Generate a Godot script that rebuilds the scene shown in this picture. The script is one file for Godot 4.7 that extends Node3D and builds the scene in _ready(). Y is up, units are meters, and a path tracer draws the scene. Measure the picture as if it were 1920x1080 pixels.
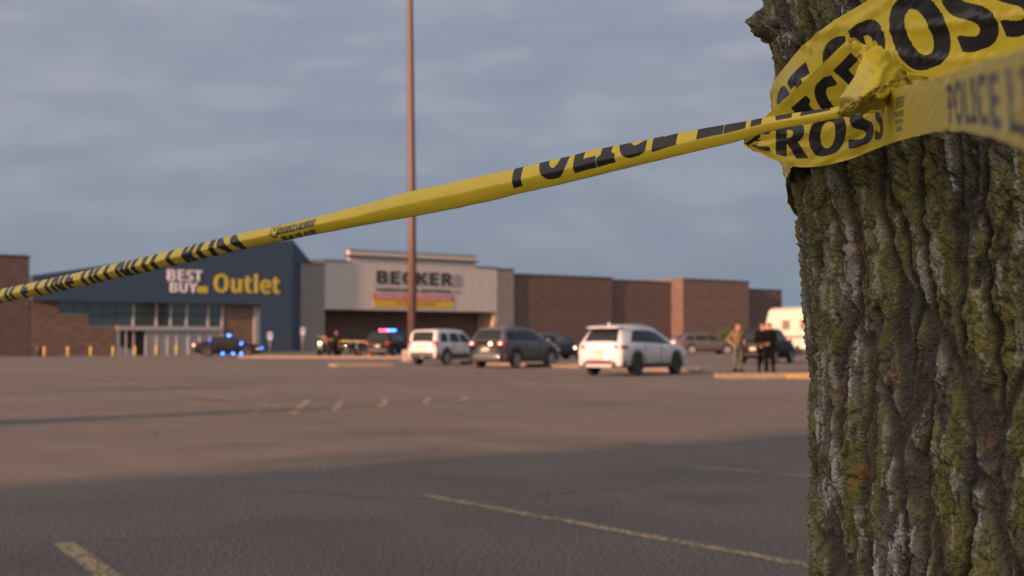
extends Node3D

const EYE := 1.2
const LENS := 2880.0
const PITCH := 0.0340146
var names := {}
var M := {}
var tape_at := {}
var bold: SystemFont

func _ready() -> void:
	# ---- camera
	var cam := Camera3D.new()
	cam.name = "camera"
	add_child(cam)
	cam.position = Vector3(0, EYE, 0)
	cam.rotation = Vector3(PITCH, 0, 0)
	var at_lens := CameraAttributesPhysical.new()
	at_lens.frustum_focal_length = 64.0
	at_lens.frustum_focus_distance = 1.17
	at_lens.frustum_near = 0.05
	at_lens.frustum_far = 4000.0
	at_lens.exposure_aperture = 19.0
	cam.attributes = at_lens
	cam.current = true
	# ---- sky
	var env := Environment.new()
	env.background_mode = Environment.BG_SKY
	env.tonemap_mode = Environment.TONE_MAPPER_LINEAR
	env.tonemap_exposure = 2.5
	env.sdfgi_enabled = true
	env.ssao_enabled = true
	env.ssil_enabled = true
	var sky := Sky.new()
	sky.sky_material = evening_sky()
	env.sky = sky
	var we := WorldEnvironment.new()
	we.name = "world_environment"
	we.environment = env
	add_child(we)
	# ---- sun, low behind the camera's left shoulder
	var sun := DirectionalLight3D.new()
	sun.name = "sun"
	add_child(sun)
	sun.look_at_from_position(Vector3.ZERO, SUN_DIR)
	sun.light_color = Color(1.0, 0.505, 0.305).linear_to_srgb()
	sun.light_energy = 1.18
	sun.light_angular_distance = 0.8
	sun.shadow_enabled = true
	sun.sky_mode = DirectionalLight3D.SKY_MODE_LIGHT_ONLY
	bold = SystemFont.new()
	bold.font_names = PackedStringArray(["Droid Sans"])
	bold.font_weight = 700
	make_materials()
	# ---- setting
	ground()
	markings()
	islands()
	# ---- buildings
	brick_wing()
	electronics_store()
	furniture_store()
	brick_store()
	# ---- what stands in the lot
	bollards()
	store_signs()
	lot_lamp()
	vehicles()
	people()
	small_things()
	far_trees()
	# ---- foreground
	near_tree()
	tape()

const SUN_DIR := Vector3(0.6250, -0.2334, -0.7449)   # 40 degrees right of straight ahead, 13.5 degrees down

# ------------------------------------------------------------------ helpers
func numbered(called: String) -> String:
	var n: int = names.get(called, 0)
	names[called] = n + 1
	return called if n == 0 else "%s_%03d" % [called, n]

func tag(o: Node, label: String, category: String, group := "") -> Node:
	o.set_meta("label", label)
	o.set_meta("category", category)
	if group:
		o.set_meta("group", group)
	return o

func thing(called: String, label: String, category: String, at := Vector3.ZERO, turn := 0.0, group := "") -> Node3D:
	var o := Node3D.new()
	o.name = numbered(called)
	add_child(o)
	o.position = at
	o.rotation.y = turn
	tag(o, label, category, group)
	return o

func begin(smooth := false) -> SurfaceTool:
	var st := SurfaceTool.new()
	st.begin(Mesh.PRIMITIVE_TRIANGLES)
	st.set_smooth_group(0 if smooth else -1)
	return st

func obj(called: String, st: SurfaceTool, m: Material, parent: Node = null) -> MeshInstance3D:
	st.generate_normals()
	var o := MeshInstance3D.new()
	o.mesh = st.commit()
	o.material_override = m
	return hang(o, called, parent)

func hang(o: MeshInstance3D, called: String, parent: Node = null) -> MeshInstance3D:
	o.cast_shadow = GeometryInstance3D.SHADOW_CASTING_SETTING_ON
	if parent == null:
		o.name = numbered(called)
		add_child(o)
	else:
		var n := 0
		o.name = called
		while parent.has_node(NodePath(o.name)):
			n += 1
			o.name = "%s_%03d" % [called, n]
		parent.add_child(o, true)
	return o

func dup(root: Node3D, at: Vector3, turn: float, label := "", group := "") -> Node3D:
	var r: Node3D = root.duplicate()
	var base := String(root.name)
	r.name = numbered(base)
	add_child(r)
	r.position = at
	r.rotation.y = turn
	if label:
		r.set_meta("label", label)
	if group:
		r.set_meta("group", group)
	return r

func structure(called: String, st: SurfaceTool, m: Material) -> MeshInstance3D:
	var o := obj(called, st, m)
	o.set_meta("kind", "structure")
	return o

func tri(st: SurfaceTool, a: Vector3, b: Vector3, c: Vector3, n: Vector3) -> void:
	st.add_vertex(a)
	if (b - a).cross(c - a).dot(n) > 0.0:
		st.add_vertex(c)
		st.add_vertex(b)
	else:
		st.add_vertex(b)
		st.add_vertex(c)

func quad(st: SurfaceTool, a: Vector3, b: Vector3, c: Vector3, d: Vector3, n: Vector3) -> void:
	tri(st, a, b, c, n)
	tri(st, a, c, d, n)

func box(st: SurfaceTool, lo: Vector3, hi: Vector3) -> void:
	var p := []
	for i in 8:
		p.append(Vector3(hi.x if i & 1 else lo.x, hi.y if i & 2 else lo.y, hi.z if i & 4 else lo.z))
	quad(st, p[1], p[3], p[7], p[5], Vector3.RIGHT)
	quad(st, p[0], p[2], p[6], p[4], Vector3.LEFT)
	quad(st, p[2], p[3], p[7], p[6], Vector3.UP)
	quad(st, p[0], p[1], p[5], p[4], Vector3.DOWN)
	quad(st, p[4], p[5], p[7], p[6], Vector3.BACK)
	quad(st, p[0], p[1], p[3], p[2], Vector3.FORWARD)

func boxed(called: String, lo: Vector3, hi: Vector3, m: Material, parent: Node) -> MeshInstance3D:
	var st := begin()
	box(st, lo, hi)
	return obj(called, st, m, parent)

# a plate cut to an outline (x, y) between depths z0 < z1
func plate(st: SurfaceTool, pts: PackedVector2Array, z0: float, z1: float) -> void:
	var idx := Geometry2D.triangulate_polygon(pts)
	for i in range(0, idx.size(), 3):
		var a := pts[idx[i]]
		var b := pts[idx[i + 1]]
		var c := pts[idx[i + 2]]
		tri(st, Vector3(a.x, a.y, z1), Vector3(b.x, b.y, z1), Vector3(c.x, c.y, z1), Vector3.BACK)
		tri(st, Vector3(a.x, a.y, z0), Vector3(b.x, b.y, z0), Vector3(c.x, c.y, z0), Vector3.FORWARD)
	var ccw := not Geometry2D.is_polygon_clockwise(pts)
	for i in pts.size():
		var a := pts[i]
		var b := pts[(i + 1) % pts.size()]
		var e := (b - a).normalized()
		var n := Vector3(e.y, -e.x, 0) * (1.0 if ccw else -1.0)
		quad(st, Vector3(a.x, a.y, z0), Vector3(b.x, b.y, z0), Vector3(b.x, b.y, z1), Vector3(a.x, a.y, z1), n)

# rings of equal size joined to a skin; closed rings may be capped
func loft(st: SurfaceTool, rings: Array, closed := true, cap := true) -> void:
	var m: PackedVector3Array = rings[rings.size() / 2]
	var n := m.size()
	var mid := Vector3.ZERO
	for p in m:
		mid += p / n
	var r0: PackedVector3Array = rings[maxi(0, rings.size() / 2 - 1)]
	var vote := 0.0
	for i in n - 1:
		vote += (m[i] - r0[i]).cross(m[i + 1] - r0[i]).dot((m[i] + m[i + 1]) / 2.0 - mid)
	var flip := vote > 0.0
	for k in rings.size() - 1:
		var a: PackedVector3Array = rings[k]
		var b: PackedVector3Array = rings[k + 1]
		for i in (n if closed else n - 1):
			var j := (i + 1) % n
			for v in ([a[i], b[j], b[i], a[i], a[j], b[j]] if flip else [a[i], b[i], b[j], a[i], b[j], a[j]]):
				st.add_vertex(v)
	if cap:
		for e in 2:
			var r: PackedVector3Array = rings[0] if e == 0 else rings[rings.size() - 1]
			var nx: PackedVector3Array = rings[1] if e == 0 else rings[rings.size() - 2]
			var c := Vector3.ZERO
			var c2 := Vector3.ZERO
			for i in n:
				c += r[i] / n
				c2 += nx[i] / n
			for i in n:
				tri(st, c, r[i], r[(i + 1) % n], c - c2)

func tube(st: SurfaceTool, path: Array, radii: Array, sides := 8, cap := true) -> void:
	var rings := []
	var up := Vector3.UP
	for k in path.size():
		var t: Vector3 = (path[mini(k + 1, path.size() - 1)] - path[maxi(k - 1, 0)]).normalized()
		if absf(t.dot(up)) > 0.95:
			up = Vector3.RIGHT
		var x := t.cross(up).normalized()
		var y := x.cross(t)
		var ring := PackedVector3Array()
		for i in sides:
			var a := TAU * i / sides
			ring.append(path[k] + (x * cos(a) + y * sin(a)) * float(radii[k]))
		rings.append(ring)
	loft(st, rings, true, cap)

# a profile (radius, height) turned about an axis
func lathe(st: SurfaceTool, prof: PackedVector2Array, at: Vector3, axis: Vector3, sides := 20) -> void:
	var x := axis.cross(Vector3.UP if absf(axis.y) < 0.9 else Vector3.RIGHT).normalized()
	var y := axis.cross(x)
	var rings := []
	for p in prof:
		var ring := PackedVector3Array()
		for i in sides:
			var a := TAU * i / sides
			ring.append(at + axis * p.y + (x * cos(a) + y * sin(a)) * maxf(p.x, 0.0005))
		rings.append(ring)
	loft(st, rings, true, true)

func ball(st: SurfaceTool, at: Vector3, r: Vector3, n := 8) -> void:
	var rings := []
	for k in n + 1:
		var t := PI * k / n
		var ring := PackedVector3Array()
		for i in n * 2:
			var a := TAU * i / (n * 2)
			ring.append(at + Vector3(cos(a) * sin(t) * r.x, -cos(t) * r.y, sin(a) * sin(t) * r.z))
		rings.append(ring)
	loft(st, rings, true, false)

# the point of the place that a ray of the survey (1920 x 1080) meets at this distance ahead
func at(px: float, py: float, ahead: float) -> Vector3:
	var a := (px - 960.0) / LENS
	var b := (540.0 - py) / LENS
	var c := cos(PITCH)
	var s := sin(PITCH)
	var k := ahead / (c - b * s)
	return Vector3(a * k, EYE + (b * c + s) * k, -ahead)

func ss(a: float, b: float, x: float) -> float:
	return smoothstep(a, b, x)

# height of the lot: flat, falling a little to the far left, rising a touch on the far right
func lot(x: float, z: float) -> float:
	var rx := x + 41.1
	var rz := -z - 155.7
	var u := rx * 0.7193 + rz * 0.6947
	var w := rx * 0.6947 - rz * 0.7193
	var y := -0.5 * ss(26.0, 0.0, u) * ss(34.0, 8.0, w)
	y += 0.15 * ss(9.0, 15.0, x) * ss(92.0, 108.0, -z)
	return y

func on_lot(x: float, ahead: float, lift := 0.0) -> Vector3:
	return Vector3(x, lot(x, -ahead) + lift, -ahead)

# ------------------------------------------------------------------ materials
func mat(c: Color, rough := 0.8, metal := 0.0) -> StandardMaterial3D:
	var m := StandardMaterial3D.new()
	m.albedo_color = c.linear_to_srgb()
	m.roughness = rough
	m.metallic = metal
	return m

func lamp(c: Color, energy: float) -> StandardMaterial3D:
	var m := mat(Color(0.2, 0.2, 0.2), 0.3)
	m.emission_enabled = true
	m.emission = c.linear_to_srgb()
	m.emission_energy_multiplier = energy
	return m

func paint(c: Color, rough := 0.32) -> StandardMaterial3D:
	var m := mat(c, rough)
	m.clearcoat_enabled = true
	m.clearcoat = 0.7
	m.clearcoat_roughness = 0.08
	return m

func noise(seed_: int, freq: float, octaves := 4, kind := FastNoiseLite.TYPE_SIMPLEX_SMOOTH) -> FastNoiseLite:
	var n := FastNoiseLite.new()
	n.seed = seed_
	n.noise_type = kind
	n.frequency = freq
	n.fractal_type = FastNoiseLite.FRACTAL_FBM if octaves > 1 else FastNoiseLite.FRACTAL_NONE
	n.fractal_octaves = octaves
	return n

func mottle(seed_: int, freq: float, lo: float, hi: float, size := 256, octaves := 4) -> NoiseTexture2D:
	var t := NoiseTexture2D.new()
	t.width = size
	t.height = size
	t.seamless = true
	t.noise = noise(seed_, freq, octaves)
	var g := Gradient.new()
	g.offsets = PackedFloat32Array([0.15, 0.85])
	g.colors = PackedColorArray([Color(lo, lo, lo), Color(hi, hi, hi)])
	t.color_ramp = g
	return t

func textured(c: Color, t: Texture2D, per_metre: float, rough := 0.85) -> StandardMaterial3D:
	var m := mat(c, rough)
	m.albedo_texture = t
	m.uv1_triplanar = true
	m.uv1_world_triplanar = true
	m.uv1_scale = Vector3.ONE * per_metre
	return m

func brick_texture(seed_: int, base: Color, mortar: Color) -> ImageTexture:
	var w := 512
	var h := 512
	var img := Image.create(w, h, false, Image.FORMAT_RGB8)
	img.fill(mortar.linear_to_srgb())
	var rng := RandomNumberGenerator.new()
	rng.seed = seed_
	var rows := 48          # courses of 83 mm in four metres
	for r in rows:
		var y0 := int(float(r) * h / rows)
		var y1 := int(float(r + 1) * h / rows) - 1
		var cols := 20
		var shift := (w / cols) / 2 if r % 2 else 0
		for c in cols:
			var x0 := int(float(c) * w / cols) + shift
			var x1 := int(float(c + 1) * w / cols) + shift - 1
			var k := rng.randf_range(0.82, 1.16)
			if rng.randf() < 0.08:
				k *= 0.78
			var col := Color(base.r * k, base.g * k * rng.randf_range(0.94, 1.06), base.b * k * rng.randf_range(0.92, 1.08)).linear_to_srgb()
			for x in range(x0, x1):
				for y in range(y0, y1):
					img.set_pixel(x % w, y, col)
	return ImageTexture.create_from_image(img)

func make_materials() -> void:
	var soft := mottle(3, 0.012, 0.93, 1.0)
	M.brick_dark = brick_lit(brick_texture(5, Color(0.148, 0.098, 0.085), Color(0.16, 0.125, 0.11)), 7)
	M.brick_red = brick_lit(brick_texture(6, Color(0.200, 0.126, 0.097), Color(0.20, 0.15, 0.12)), 8)
	M.navy = textured(Color(0.037, 0.070, 0.115), soft, 0.35, 0.6)
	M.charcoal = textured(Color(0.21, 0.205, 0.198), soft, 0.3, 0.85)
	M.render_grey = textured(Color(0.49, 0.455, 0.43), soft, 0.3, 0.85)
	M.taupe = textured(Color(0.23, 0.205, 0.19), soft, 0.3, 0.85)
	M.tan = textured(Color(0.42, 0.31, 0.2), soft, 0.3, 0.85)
	M.trim_dark = mat(Color(0.05, 0.045, 0.04), 0.6)
	M.coping = mat(Color(0.09, 0.075, 0.065), 0.5, 0.2)
	M.frame = mat(Color(0.42, 0.41, 0.40), 0.4, 0.3)
	M.board = textured(Color(0.36, 0.345, 0.325), soft, 0.6, 0.5)
	M.window = mat(Color(0.045, 0.06, 0.062), 0.05)
	M.window.metallic_specular = 0.75
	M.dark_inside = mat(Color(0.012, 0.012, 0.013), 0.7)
	M.roofing = mat(Color(0.12, 0.115, 0.11), 0.9)
	M.white_letter = mat(Color(0.75, 0.72, 0.74), 0.5)
	M.yellow_letter = mat(Color(0.55, 0.44, 0.04), 0.5)
	M.dark_letter = mat(Color(0.028, 0.026, 0.026), 0.5)
	M.banner_red = mat(Color(0.42, 0.06, 0.09), 0.6)
	M.banner_yellow = mat(Color(0.52, 0.38, 0.03), 0.6)
	M.banner_white = mat(Color(0.55, 0.42, 0.44), 0.6)
	M.banner_ink = mat(Color(0.36, 0.12, 0.03), 0.6)
	M.ghost = mat(Color(0.25, 0.245, 0.24), 0.6)
	M.bollard = textured(Color(0.62, 0.46, 0.07), mottle(8, 0.05, 0.75, 1.0), 2.0, 0.5)
	M.kerb = textured(Color(0.28, 0.215, 0.165), mottle(9, 0.04, 0.6, 1.0), 1.0, 0.9)
	M.kerb_yellow = textured(Color(0.47, 0.34, 0.12), mottle(10, 0.05, 0.55, 1.0), 1.2, 0.8)
	M.concrete = textured(Color(0.34, 0.28, 0.23), mottle(11, 0.04, 0.65, 1.0), 1.0, 0.9)
	M.steel_brown = textured(Color(0.115, 0.072, 0.058), mottle(12, 0.03, 0.75, 1.0), 1.2, 0.55)
	M.galvanised = mat(Color(0.35, 0.35, 0.35), 0.4, 0.6)
	M.sign_white = mat(Color(0.62, 0.62, 0.62), 0.5)
	M.sign_blue = mat(Color(0.05, 0.12, 0.4), 0.5)
	M.tyre = mat(Color(0.016, 0.016, 0.017), 0.85)
	M.rim = mat(Color(0.34, 0.35, 0.36), 0.4, 0.1)
	M.rim_dark = mat(Color(0.07, 0.07, 0.073), 0.4, 0.2)
	M.glass = mat(Color(0.012, 0.015, 0.018), 0.06)
	M.glass.metallic_specular = 0.36
	M.cladding = mat(Color(0.035, 0.036, 0.038), 0.6)
	M.tail_red = mat(Color(0.30, 0.012, 0.016), 0.15)
	M.head_clear = mat(Color(0.5, 0.5, 0.5), 0.1, 0.3)
	M.plate = mat(Color(0.40, 0.38, 0.32), 0.5)
	M.chrome = mat(Color(0.6, 0.6, 0.6), 0.15, 1.0)
	M.lit_blue = lamp(Color(0.010, 0.135, 1.0), 5.0)
	M.lit_deep_blue = lamp(Color(0.01, 0.05, 1.0), 4.0)
	M.lit_red = lamp(Color(1.0, 0.03, 0.07), 5.5)
	M.sun_glint = lamp(Color(1.0, 0.66, 0.36), 3.5)  # glow put in for sun caught on lamps and bodywork
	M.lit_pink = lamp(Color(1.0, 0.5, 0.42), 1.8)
	M.bark_far = mat(Color(0.07, 0.055, 0.04), 0.95)
	M.leaf = mat(Color(0.055, 0.085, 0.022), 0.7)
	M.leaf.backlight_enabled = true
	M.leaf.backlight = Color(0.25, 0.3, 0.1)

func brick_lit(t: Texture2D, seed_: int) -> StandardMaterial3D:
	var m := textured(Color(1, 1, 1), t, 0.25, 0.92)
	m.detail_enabled = true
	m.detail_blend_mode = BaseMaterial3D.BLEND_MODE_MUL
	m.detail_albedo = mottle(seed_, 0.012, 0.80, 1.0, 512, 5)
	return m

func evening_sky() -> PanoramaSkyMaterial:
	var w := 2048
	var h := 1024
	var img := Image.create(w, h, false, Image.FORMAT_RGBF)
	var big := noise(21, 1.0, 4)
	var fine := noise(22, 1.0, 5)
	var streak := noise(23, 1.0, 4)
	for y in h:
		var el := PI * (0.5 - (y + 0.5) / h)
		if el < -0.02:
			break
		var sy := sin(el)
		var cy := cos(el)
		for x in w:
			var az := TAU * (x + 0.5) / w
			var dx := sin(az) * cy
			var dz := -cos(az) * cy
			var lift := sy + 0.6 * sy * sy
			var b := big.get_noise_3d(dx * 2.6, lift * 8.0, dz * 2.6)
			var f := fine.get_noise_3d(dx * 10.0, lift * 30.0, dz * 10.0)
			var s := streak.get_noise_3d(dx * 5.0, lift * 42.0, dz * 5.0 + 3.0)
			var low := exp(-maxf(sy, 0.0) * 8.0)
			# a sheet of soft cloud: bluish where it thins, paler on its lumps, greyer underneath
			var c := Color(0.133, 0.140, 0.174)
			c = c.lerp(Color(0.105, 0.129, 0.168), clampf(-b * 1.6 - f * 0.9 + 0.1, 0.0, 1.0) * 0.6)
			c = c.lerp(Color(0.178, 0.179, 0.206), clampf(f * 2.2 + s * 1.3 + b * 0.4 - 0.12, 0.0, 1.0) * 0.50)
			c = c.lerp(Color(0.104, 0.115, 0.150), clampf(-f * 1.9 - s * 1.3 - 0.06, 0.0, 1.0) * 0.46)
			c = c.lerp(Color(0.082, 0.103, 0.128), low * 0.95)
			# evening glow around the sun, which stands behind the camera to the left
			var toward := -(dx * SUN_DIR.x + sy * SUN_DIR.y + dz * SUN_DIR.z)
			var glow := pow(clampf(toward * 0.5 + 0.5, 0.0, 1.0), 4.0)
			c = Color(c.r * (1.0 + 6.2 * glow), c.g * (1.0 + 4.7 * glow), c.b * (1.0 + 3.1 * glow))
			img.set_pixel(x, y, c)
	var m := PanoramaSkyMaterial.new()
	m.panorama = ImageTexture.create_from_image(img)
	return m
# ------------------------------------------------------------------ ground
func axis_of(parts: Array) -> PackedFloat32Array:
	var out := PackedFloat32Array()
	for p in parts:
		var v: float = p[0]
		while v < p[1] - 0.001:
			out.append(v)
			v += p[2]
	out.append(parts[parts.size() - 1][1])
	return out

func ground() -> void:
	var xs := axis_of([[-1600, -400, 300.0], [-400, -60, 20.0], [-60, -12, 1.5], [-12, 12, 0.3], [12, 60, 1.5], [60, 400, 20.0], [400, 1600, 300.0]])
	var zs := axis_of([[-2400, -600, 300.0], [-600, -260, 40.0], [-260, -60, 1.5], [-60, -6, 0.3], [-6, 40, 2.0], [40, 400, 60.0]])
	var nx := xs.size()
	var nz := zs.size()
	var v := PackedVector3Array()
	var nn := PackedVector3Array()
	var cc := PackedColorArray()
	var wide := noise(31, 0.05, 3)
	var mid := noise(32, 0.35, 4)
	var streak := noise(33, 0.6, 3)
	var base := Color(0.236, 0.194, 0.157)
	var stains := []
	var rng := RandomNumberGenerator.new()
	rng.seed = 47
	for i in 26:
		var ahead := rng.randf_range(8.0, 48.0)
		stains.append(Vector3(rng.randf_range(-0.34, 0.22) * ahead, ahead, rng.randf_range(0.5, 1.5)))
	for j in nz:
		for i in nx:
			var x := xs[i]
			var z := zs[j]
			v.append(Vector3(x, lot(x, z), z))
			nn.append(Vector3(lot(x - 0.5, z) - lot(x + 0.5, z), 1.0, lot(x, z - 0.5) - lot(x, z + 0.5)).normalized())
			var along := x * 0.5 + z * 0.87
			var across := x * 0.87 - z * 0.5
			var k := 1.0 + 0.20 * wide.get_noise_2d(x, z) + 0.20 * mid.get_noise_2d(x, z) + 0.16 * streak.get_noise_2d(across * 1.6, along * 0.16)
			for o in stains:
				var d := Vector2(x - o.x, -z - o.y).length_squared()
				if d < o.z * o.z:
					k *= 1.0 - 0.30 * (1.0 - d / (o.z * o.z)) * (0.7 + mid.get_noise_2d(x * 4.0, z * 4.0))
			cc.append(Color(base.r * k, base.g * k, base.b * k))
	var idx := PackedInt32Array()
	for j in nz - 1:
		for i in nx - 1:
			var a := j * nx + i
			idx.append_array([a, a + 1, a + nx, a + 1, a + nx + 1, a + nx])
	var arr := []
	arr.resize(Mesh.ARRAY_MAX)
	arr[Mesh.ARRAY_VERTEX] = v
	arr[Mesh.ARRAY_NORMAL] = nn
	arr[Mesh.ARRAY_COLOR] = cc
	arr[Mesh.ARRAY_INDEX] = idx
	var mesh := ArrayMesh.new()
	mesh.add_surface_from_arrays(Mesh.PRIMITIVE_TRIANGLES, arr)
	var m := textured(Color(1, 1, 1), mottle(34, 0.13, 0.18, 1.0, 512, 4), 0.55, 0.93)
	m.vertex_color_use_as_albedo = true
	m.heightmap_enabled = true
	m.heightmap_texture = mottle(35, 0.16, 0.0, 1.0, 512, 3)
	m.heightmap_scale = 0.16
	var o := MeshInstance3D.new()
	o.mesh = mesh
	o.material_override = m
	hang(o, "ground")
	o.set_meta("kind", "structure")
	# a verge of rough grass where the camera and the tree stand
	var st := begin(true)
	var edge := noise(36, 0.7, 3)
	var rim := PackedVector3Array()
	for i in 60:
		var a := TAU * i / 60
		var r := 1.0 + 0.12 * edge.get_noise_2d(cos(a) * 3.0, sin(a) * 3.0)
		rim.append(Vector3(0.8 + cos(a) * 5.2 * r, 0.012, 0.6 + sin(a) * 4.4 * r))
	for i in 60:
		tri(st, Vector3(0.8, 0.05, 0.6), rim[i], rim[(i + 1) % 60], Vector3.UP)
	structure("grass_verge", st, textured(Color(0.09, 0.10, 0.035), mottle(37, 0.09, 0.4, 1.0), 1.1, 0.95))

# worn paint: a strip of small cells, the lost ones left out
func stripe(a: Vector2, b: Vector2, width: float, seed_: int, wear: float, m: Material, label := "") -> void:
	var n := noise(seed_, 3.0, 4)
	var dir := (b - a).normalized()
	var side := Vector2(dir.y, -dir.x)
	var length := a.distance_to(b)
	var cell := clampf(a.length() * 0.002, 0.016, 0.10)
	var nu := int(length / cell)
	var nv := maxi(2, int(width / cell))
	var st := begin(true)
	var any := false
	for i in nu:
		for j in nv:
			var c := a + dir * (i + 0.5) * cell + side * ((j + 0.5) / nv - 0.5) * width
			var edge := absf((j + 0.5) / nv - 0.5) * 2.0
			if n.get_noise_2d(c.x * 11.0, c.y * 11.0) + 0.35 * n.get_noise_2d(c.x * 1.1, c.y * 1.1) < wear - 0.22 + 0.16 * edge:
				continue
			any = true
			var q := []
			for e in [[0, 0], [1, 0], [1, 1], [0, 1]]:
				var p: Vector2 = a + dir * (i + e[0]) * cell + side * (float(j + e[1]) / nv - 0.5) * width
				q.append(Vector3(p.x, lot(p.x, -p.y) + 0.004, -p.y))
			quad(st, q[0], q[1], q[2], q[3], Vector3.UP)
	if any:
		structure("parking_line", st, m)

func markings() -> void:
	var m := textured(Color(0.50, 0.375, 0.205), mottle(41, 0.1, 0.55, 1.0), 1.3, 0.85)
	var far := textured(Color(0.46, 0.375, 0.245), mottle(43, 0.1, 0.55, 1.0), 1.3, 0.85)
	var pale := textured(Color(0.50, 0.37, 0.19), mottle(42, 0.1, 0.5, 1.0), 1.3, 0.85)
	stripe(Vector2(-2.66, 9.15), Vector2(-1.66, 7.0), 0.13, 1, 0.0, m)
	stripe(Vector2(-0.66, 11.89), Vector2(2.1, 7.36), 0.115, 2, 0.0, m)
	stripe(Vector2(1.46, 15.02), Vector2(3.3, 12.66), 0.10, 3, 0.1, m)
	# ends of the far row of stalls
	stripe(Vector2(-3.6, 25.11), Vector2(-4.06, 30.66), 0.15, 4, 0.1, far)
	stripe(Vector2(-3.02, 26.25), Vector2(-3.47, 31.5), 0.14, 5, 0.1, far)
	stripe(Vector2(-2.33, 27.28), Vector2(-2.62, 32.08), 0.14, 6, 0.1, far)
	stripe(Vector2(-1.62, 28.87), Vector2(-1.76, 32.38), 0.13, 7, 0.15, far)
	stripe(Vector2(-0.98, 30.39), Vector2(-0.96, 32.68), 0.15, 8, 0.15, far)
	stripe(Vector2(-4.53, 24.24), Vector2(-0.22, 32.38), 0.10, 9, 0.2, pale)
	stripe(Vector2(-4.2, 24.9), Vector2(-4.6, 28.6), 0.13, 10, 0.3, pale)
	stripe(Vector2(-5.2, 24.2), Vector2(-5.45, 26.4), 0.13, 11, 0.34, pale)
	stripe(Vector2(-21.0, 69.2), Vector2(-11.24, 44.4), 0.14, 12, 0.2, pale)
	stripe(Vector2(-11.24, 44.4), Vector2(-4.1, 27.5), 0.13, 13, 0.22, pale)
	stripe(Vector2(-11.9, 43.0), Vector2(-10.4, 43.6), 0.6, 14, 0.15, m)
	cracks()
	stripe(Vector2(-0.1, 42.8), Vector2(0.8, 43.4), 0.8, 15, 0.15, m)

# sealed and open cracks that wander over the asphalt
func cracks() -> void:
	var tar := mat(Color(0.085, 0.07, 0.06), 0.9)
	var rng := RandomNumberGenerator.new()
	rng.seed = 44
	for s in [[-3.4, 12.2, 0.3, 9.0], [0.6, 10.4, 1.9, 7.0], [2.2, 17.0, 2.6, 8.0], [-6.0, 17.5, 0.9, 9.0], [-9.0, 27.0, 0.2, 14.0], [3.0, 30.0, 2.9, 12.0], [-1.6, 9.4, 2.7, 4.0], [6.0, 38.0, 2.7, 16.0]]:
		var p := Vector2(s[0], s[1])
		var a: float = s[2]
		var st := begin(true)
		var n := int(s[3] / 0.12)
		var w: float = 0.004 + 0.0005 * s[1]
		for i in n:
			a = lerpf(a, s[2], 0.12) + rng.randf_range(-0.62, 0.62)
			var q := p + Vector2(cos(a), sin(a)) * 0.12
			var side := Vector2(-sin(a), cos(a)) * w * rng.randf_range(0.5, 1.3)
			var e := []
			for c in [p - side, q - side, q + side, p + side]:
				e.append(Vector3(c.x, lot(c.x, -c.y) + 0.0035, -c.y))
			quad(st, e[0], e[1], e[2], e[3], Vector3.UP)
			p = q
		structure("asphalt_crack", st, tar)

# a raised island: a kerb ring round a paved or bare top
func island(called: String, a: Vector2, b: Vector2, width: float, top: Material, kerb: Material, label: String) -> void:
	var dir := (b - a).normalized()
	var side := Vector2(-dir.y, dir.x)         # away from the camera
	var c := (a + b) / 2.0
	var o := thing(called, label, "kerbed island", on_lot(c.x, c.y), -atan2(-dir.y, dir.x) * -1.0)
	o.rotation.y = atan2(dir.y, dir.x)
	var half := a.distance_to(b) / 2.0
	var n := int(half * 2.0 / 3.0) + 1
	for i in n:
		var x0 := -half + half * 2.0 * i / n
		var x1 := -half + half * 2.0 * (i + 1) / n - 0.015
		var st := begin()
		plate_x(st, x0, x1, PackedVector2Array([Vector2(0.0, -0.1), Vector2(0.0, 0.11), Vector2(-0.02, 0.145), Vector2(-0.16, 0.145), Vector2(-0.16, -0.1)]))
		obj("kerb_stone", st, kerb, o)
		st = begin()
		plate_x(st, x0, x1, PackedVector2Array([Vector2(-width + 0.16, -0.1), Vector2(-width + 0.16, 0.145), Vector2(-width + 0.02, 0.145), Vector2(-width, 0.11), Vector2(-width, -0.1)]))
		obj("kerb_stone", st, kerb, o)
	boxed("island_top", Vector3(-half, -0.1, -width + 0.16), Vector3(half, 0.125, -0.16), top, o)

# a profile (z, y) drawn out along x
func plate_x(st: SurfaceTool, x0: float, x1: float, prof: PackedVector2Array) -> void:
	var a := PackedVector3Array()
	var b := PackedVector3Array()
	for p in prof:
		a.append(Vector3(x0, p.y, p.x))
		b.append(Vector3(x1, p.y, p.x))
	loft(st, [a, b])

func islands() -> void:
	island("traffic_island", Vector2(6.5, 48.1), Vector2(8.52, 48.1), 1.5, M.concrete, M.kerb, "concrete island kerb with worn paint in front of the standing officers")
	island("traffic_island", Vector2(8.53, 48.05), Vector2(13.2, 48.05), 1.5, M.concrete, M.kerb_yellow, "bright yellow painted kerb running behind the mossy tree trunk")
	island("traffic_island", Vector2(-2.6, 77.5), Vector2(6.2, 58.0), 1.2, M.concrete, M.kerb, "long low concrete island beneath and behind the row of three parked cars")
	island("traffic_island", Vector2(-7.9, 69.3), Vector2(-5.4, 70.2), 1.6, M.concrete, M.kerb, "short sunlit concrete island left of the white car by the pole")
	island("traffic_island", Vector2(-18.6, 104.0), Vector2(-6.2, 99.0), 2.0, M.concrete, M.kerb, "far sunlit kerb in front of the motorcycles and the blue wall")
# ------------------------------------------------------------------ buildings
# all of them stand along one line of frontage: x runs along it, z out of it
const FRONT := Vector3(-41.1, 0.0, -155.7)
const FRONT_TURN := 0.767945

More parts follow.
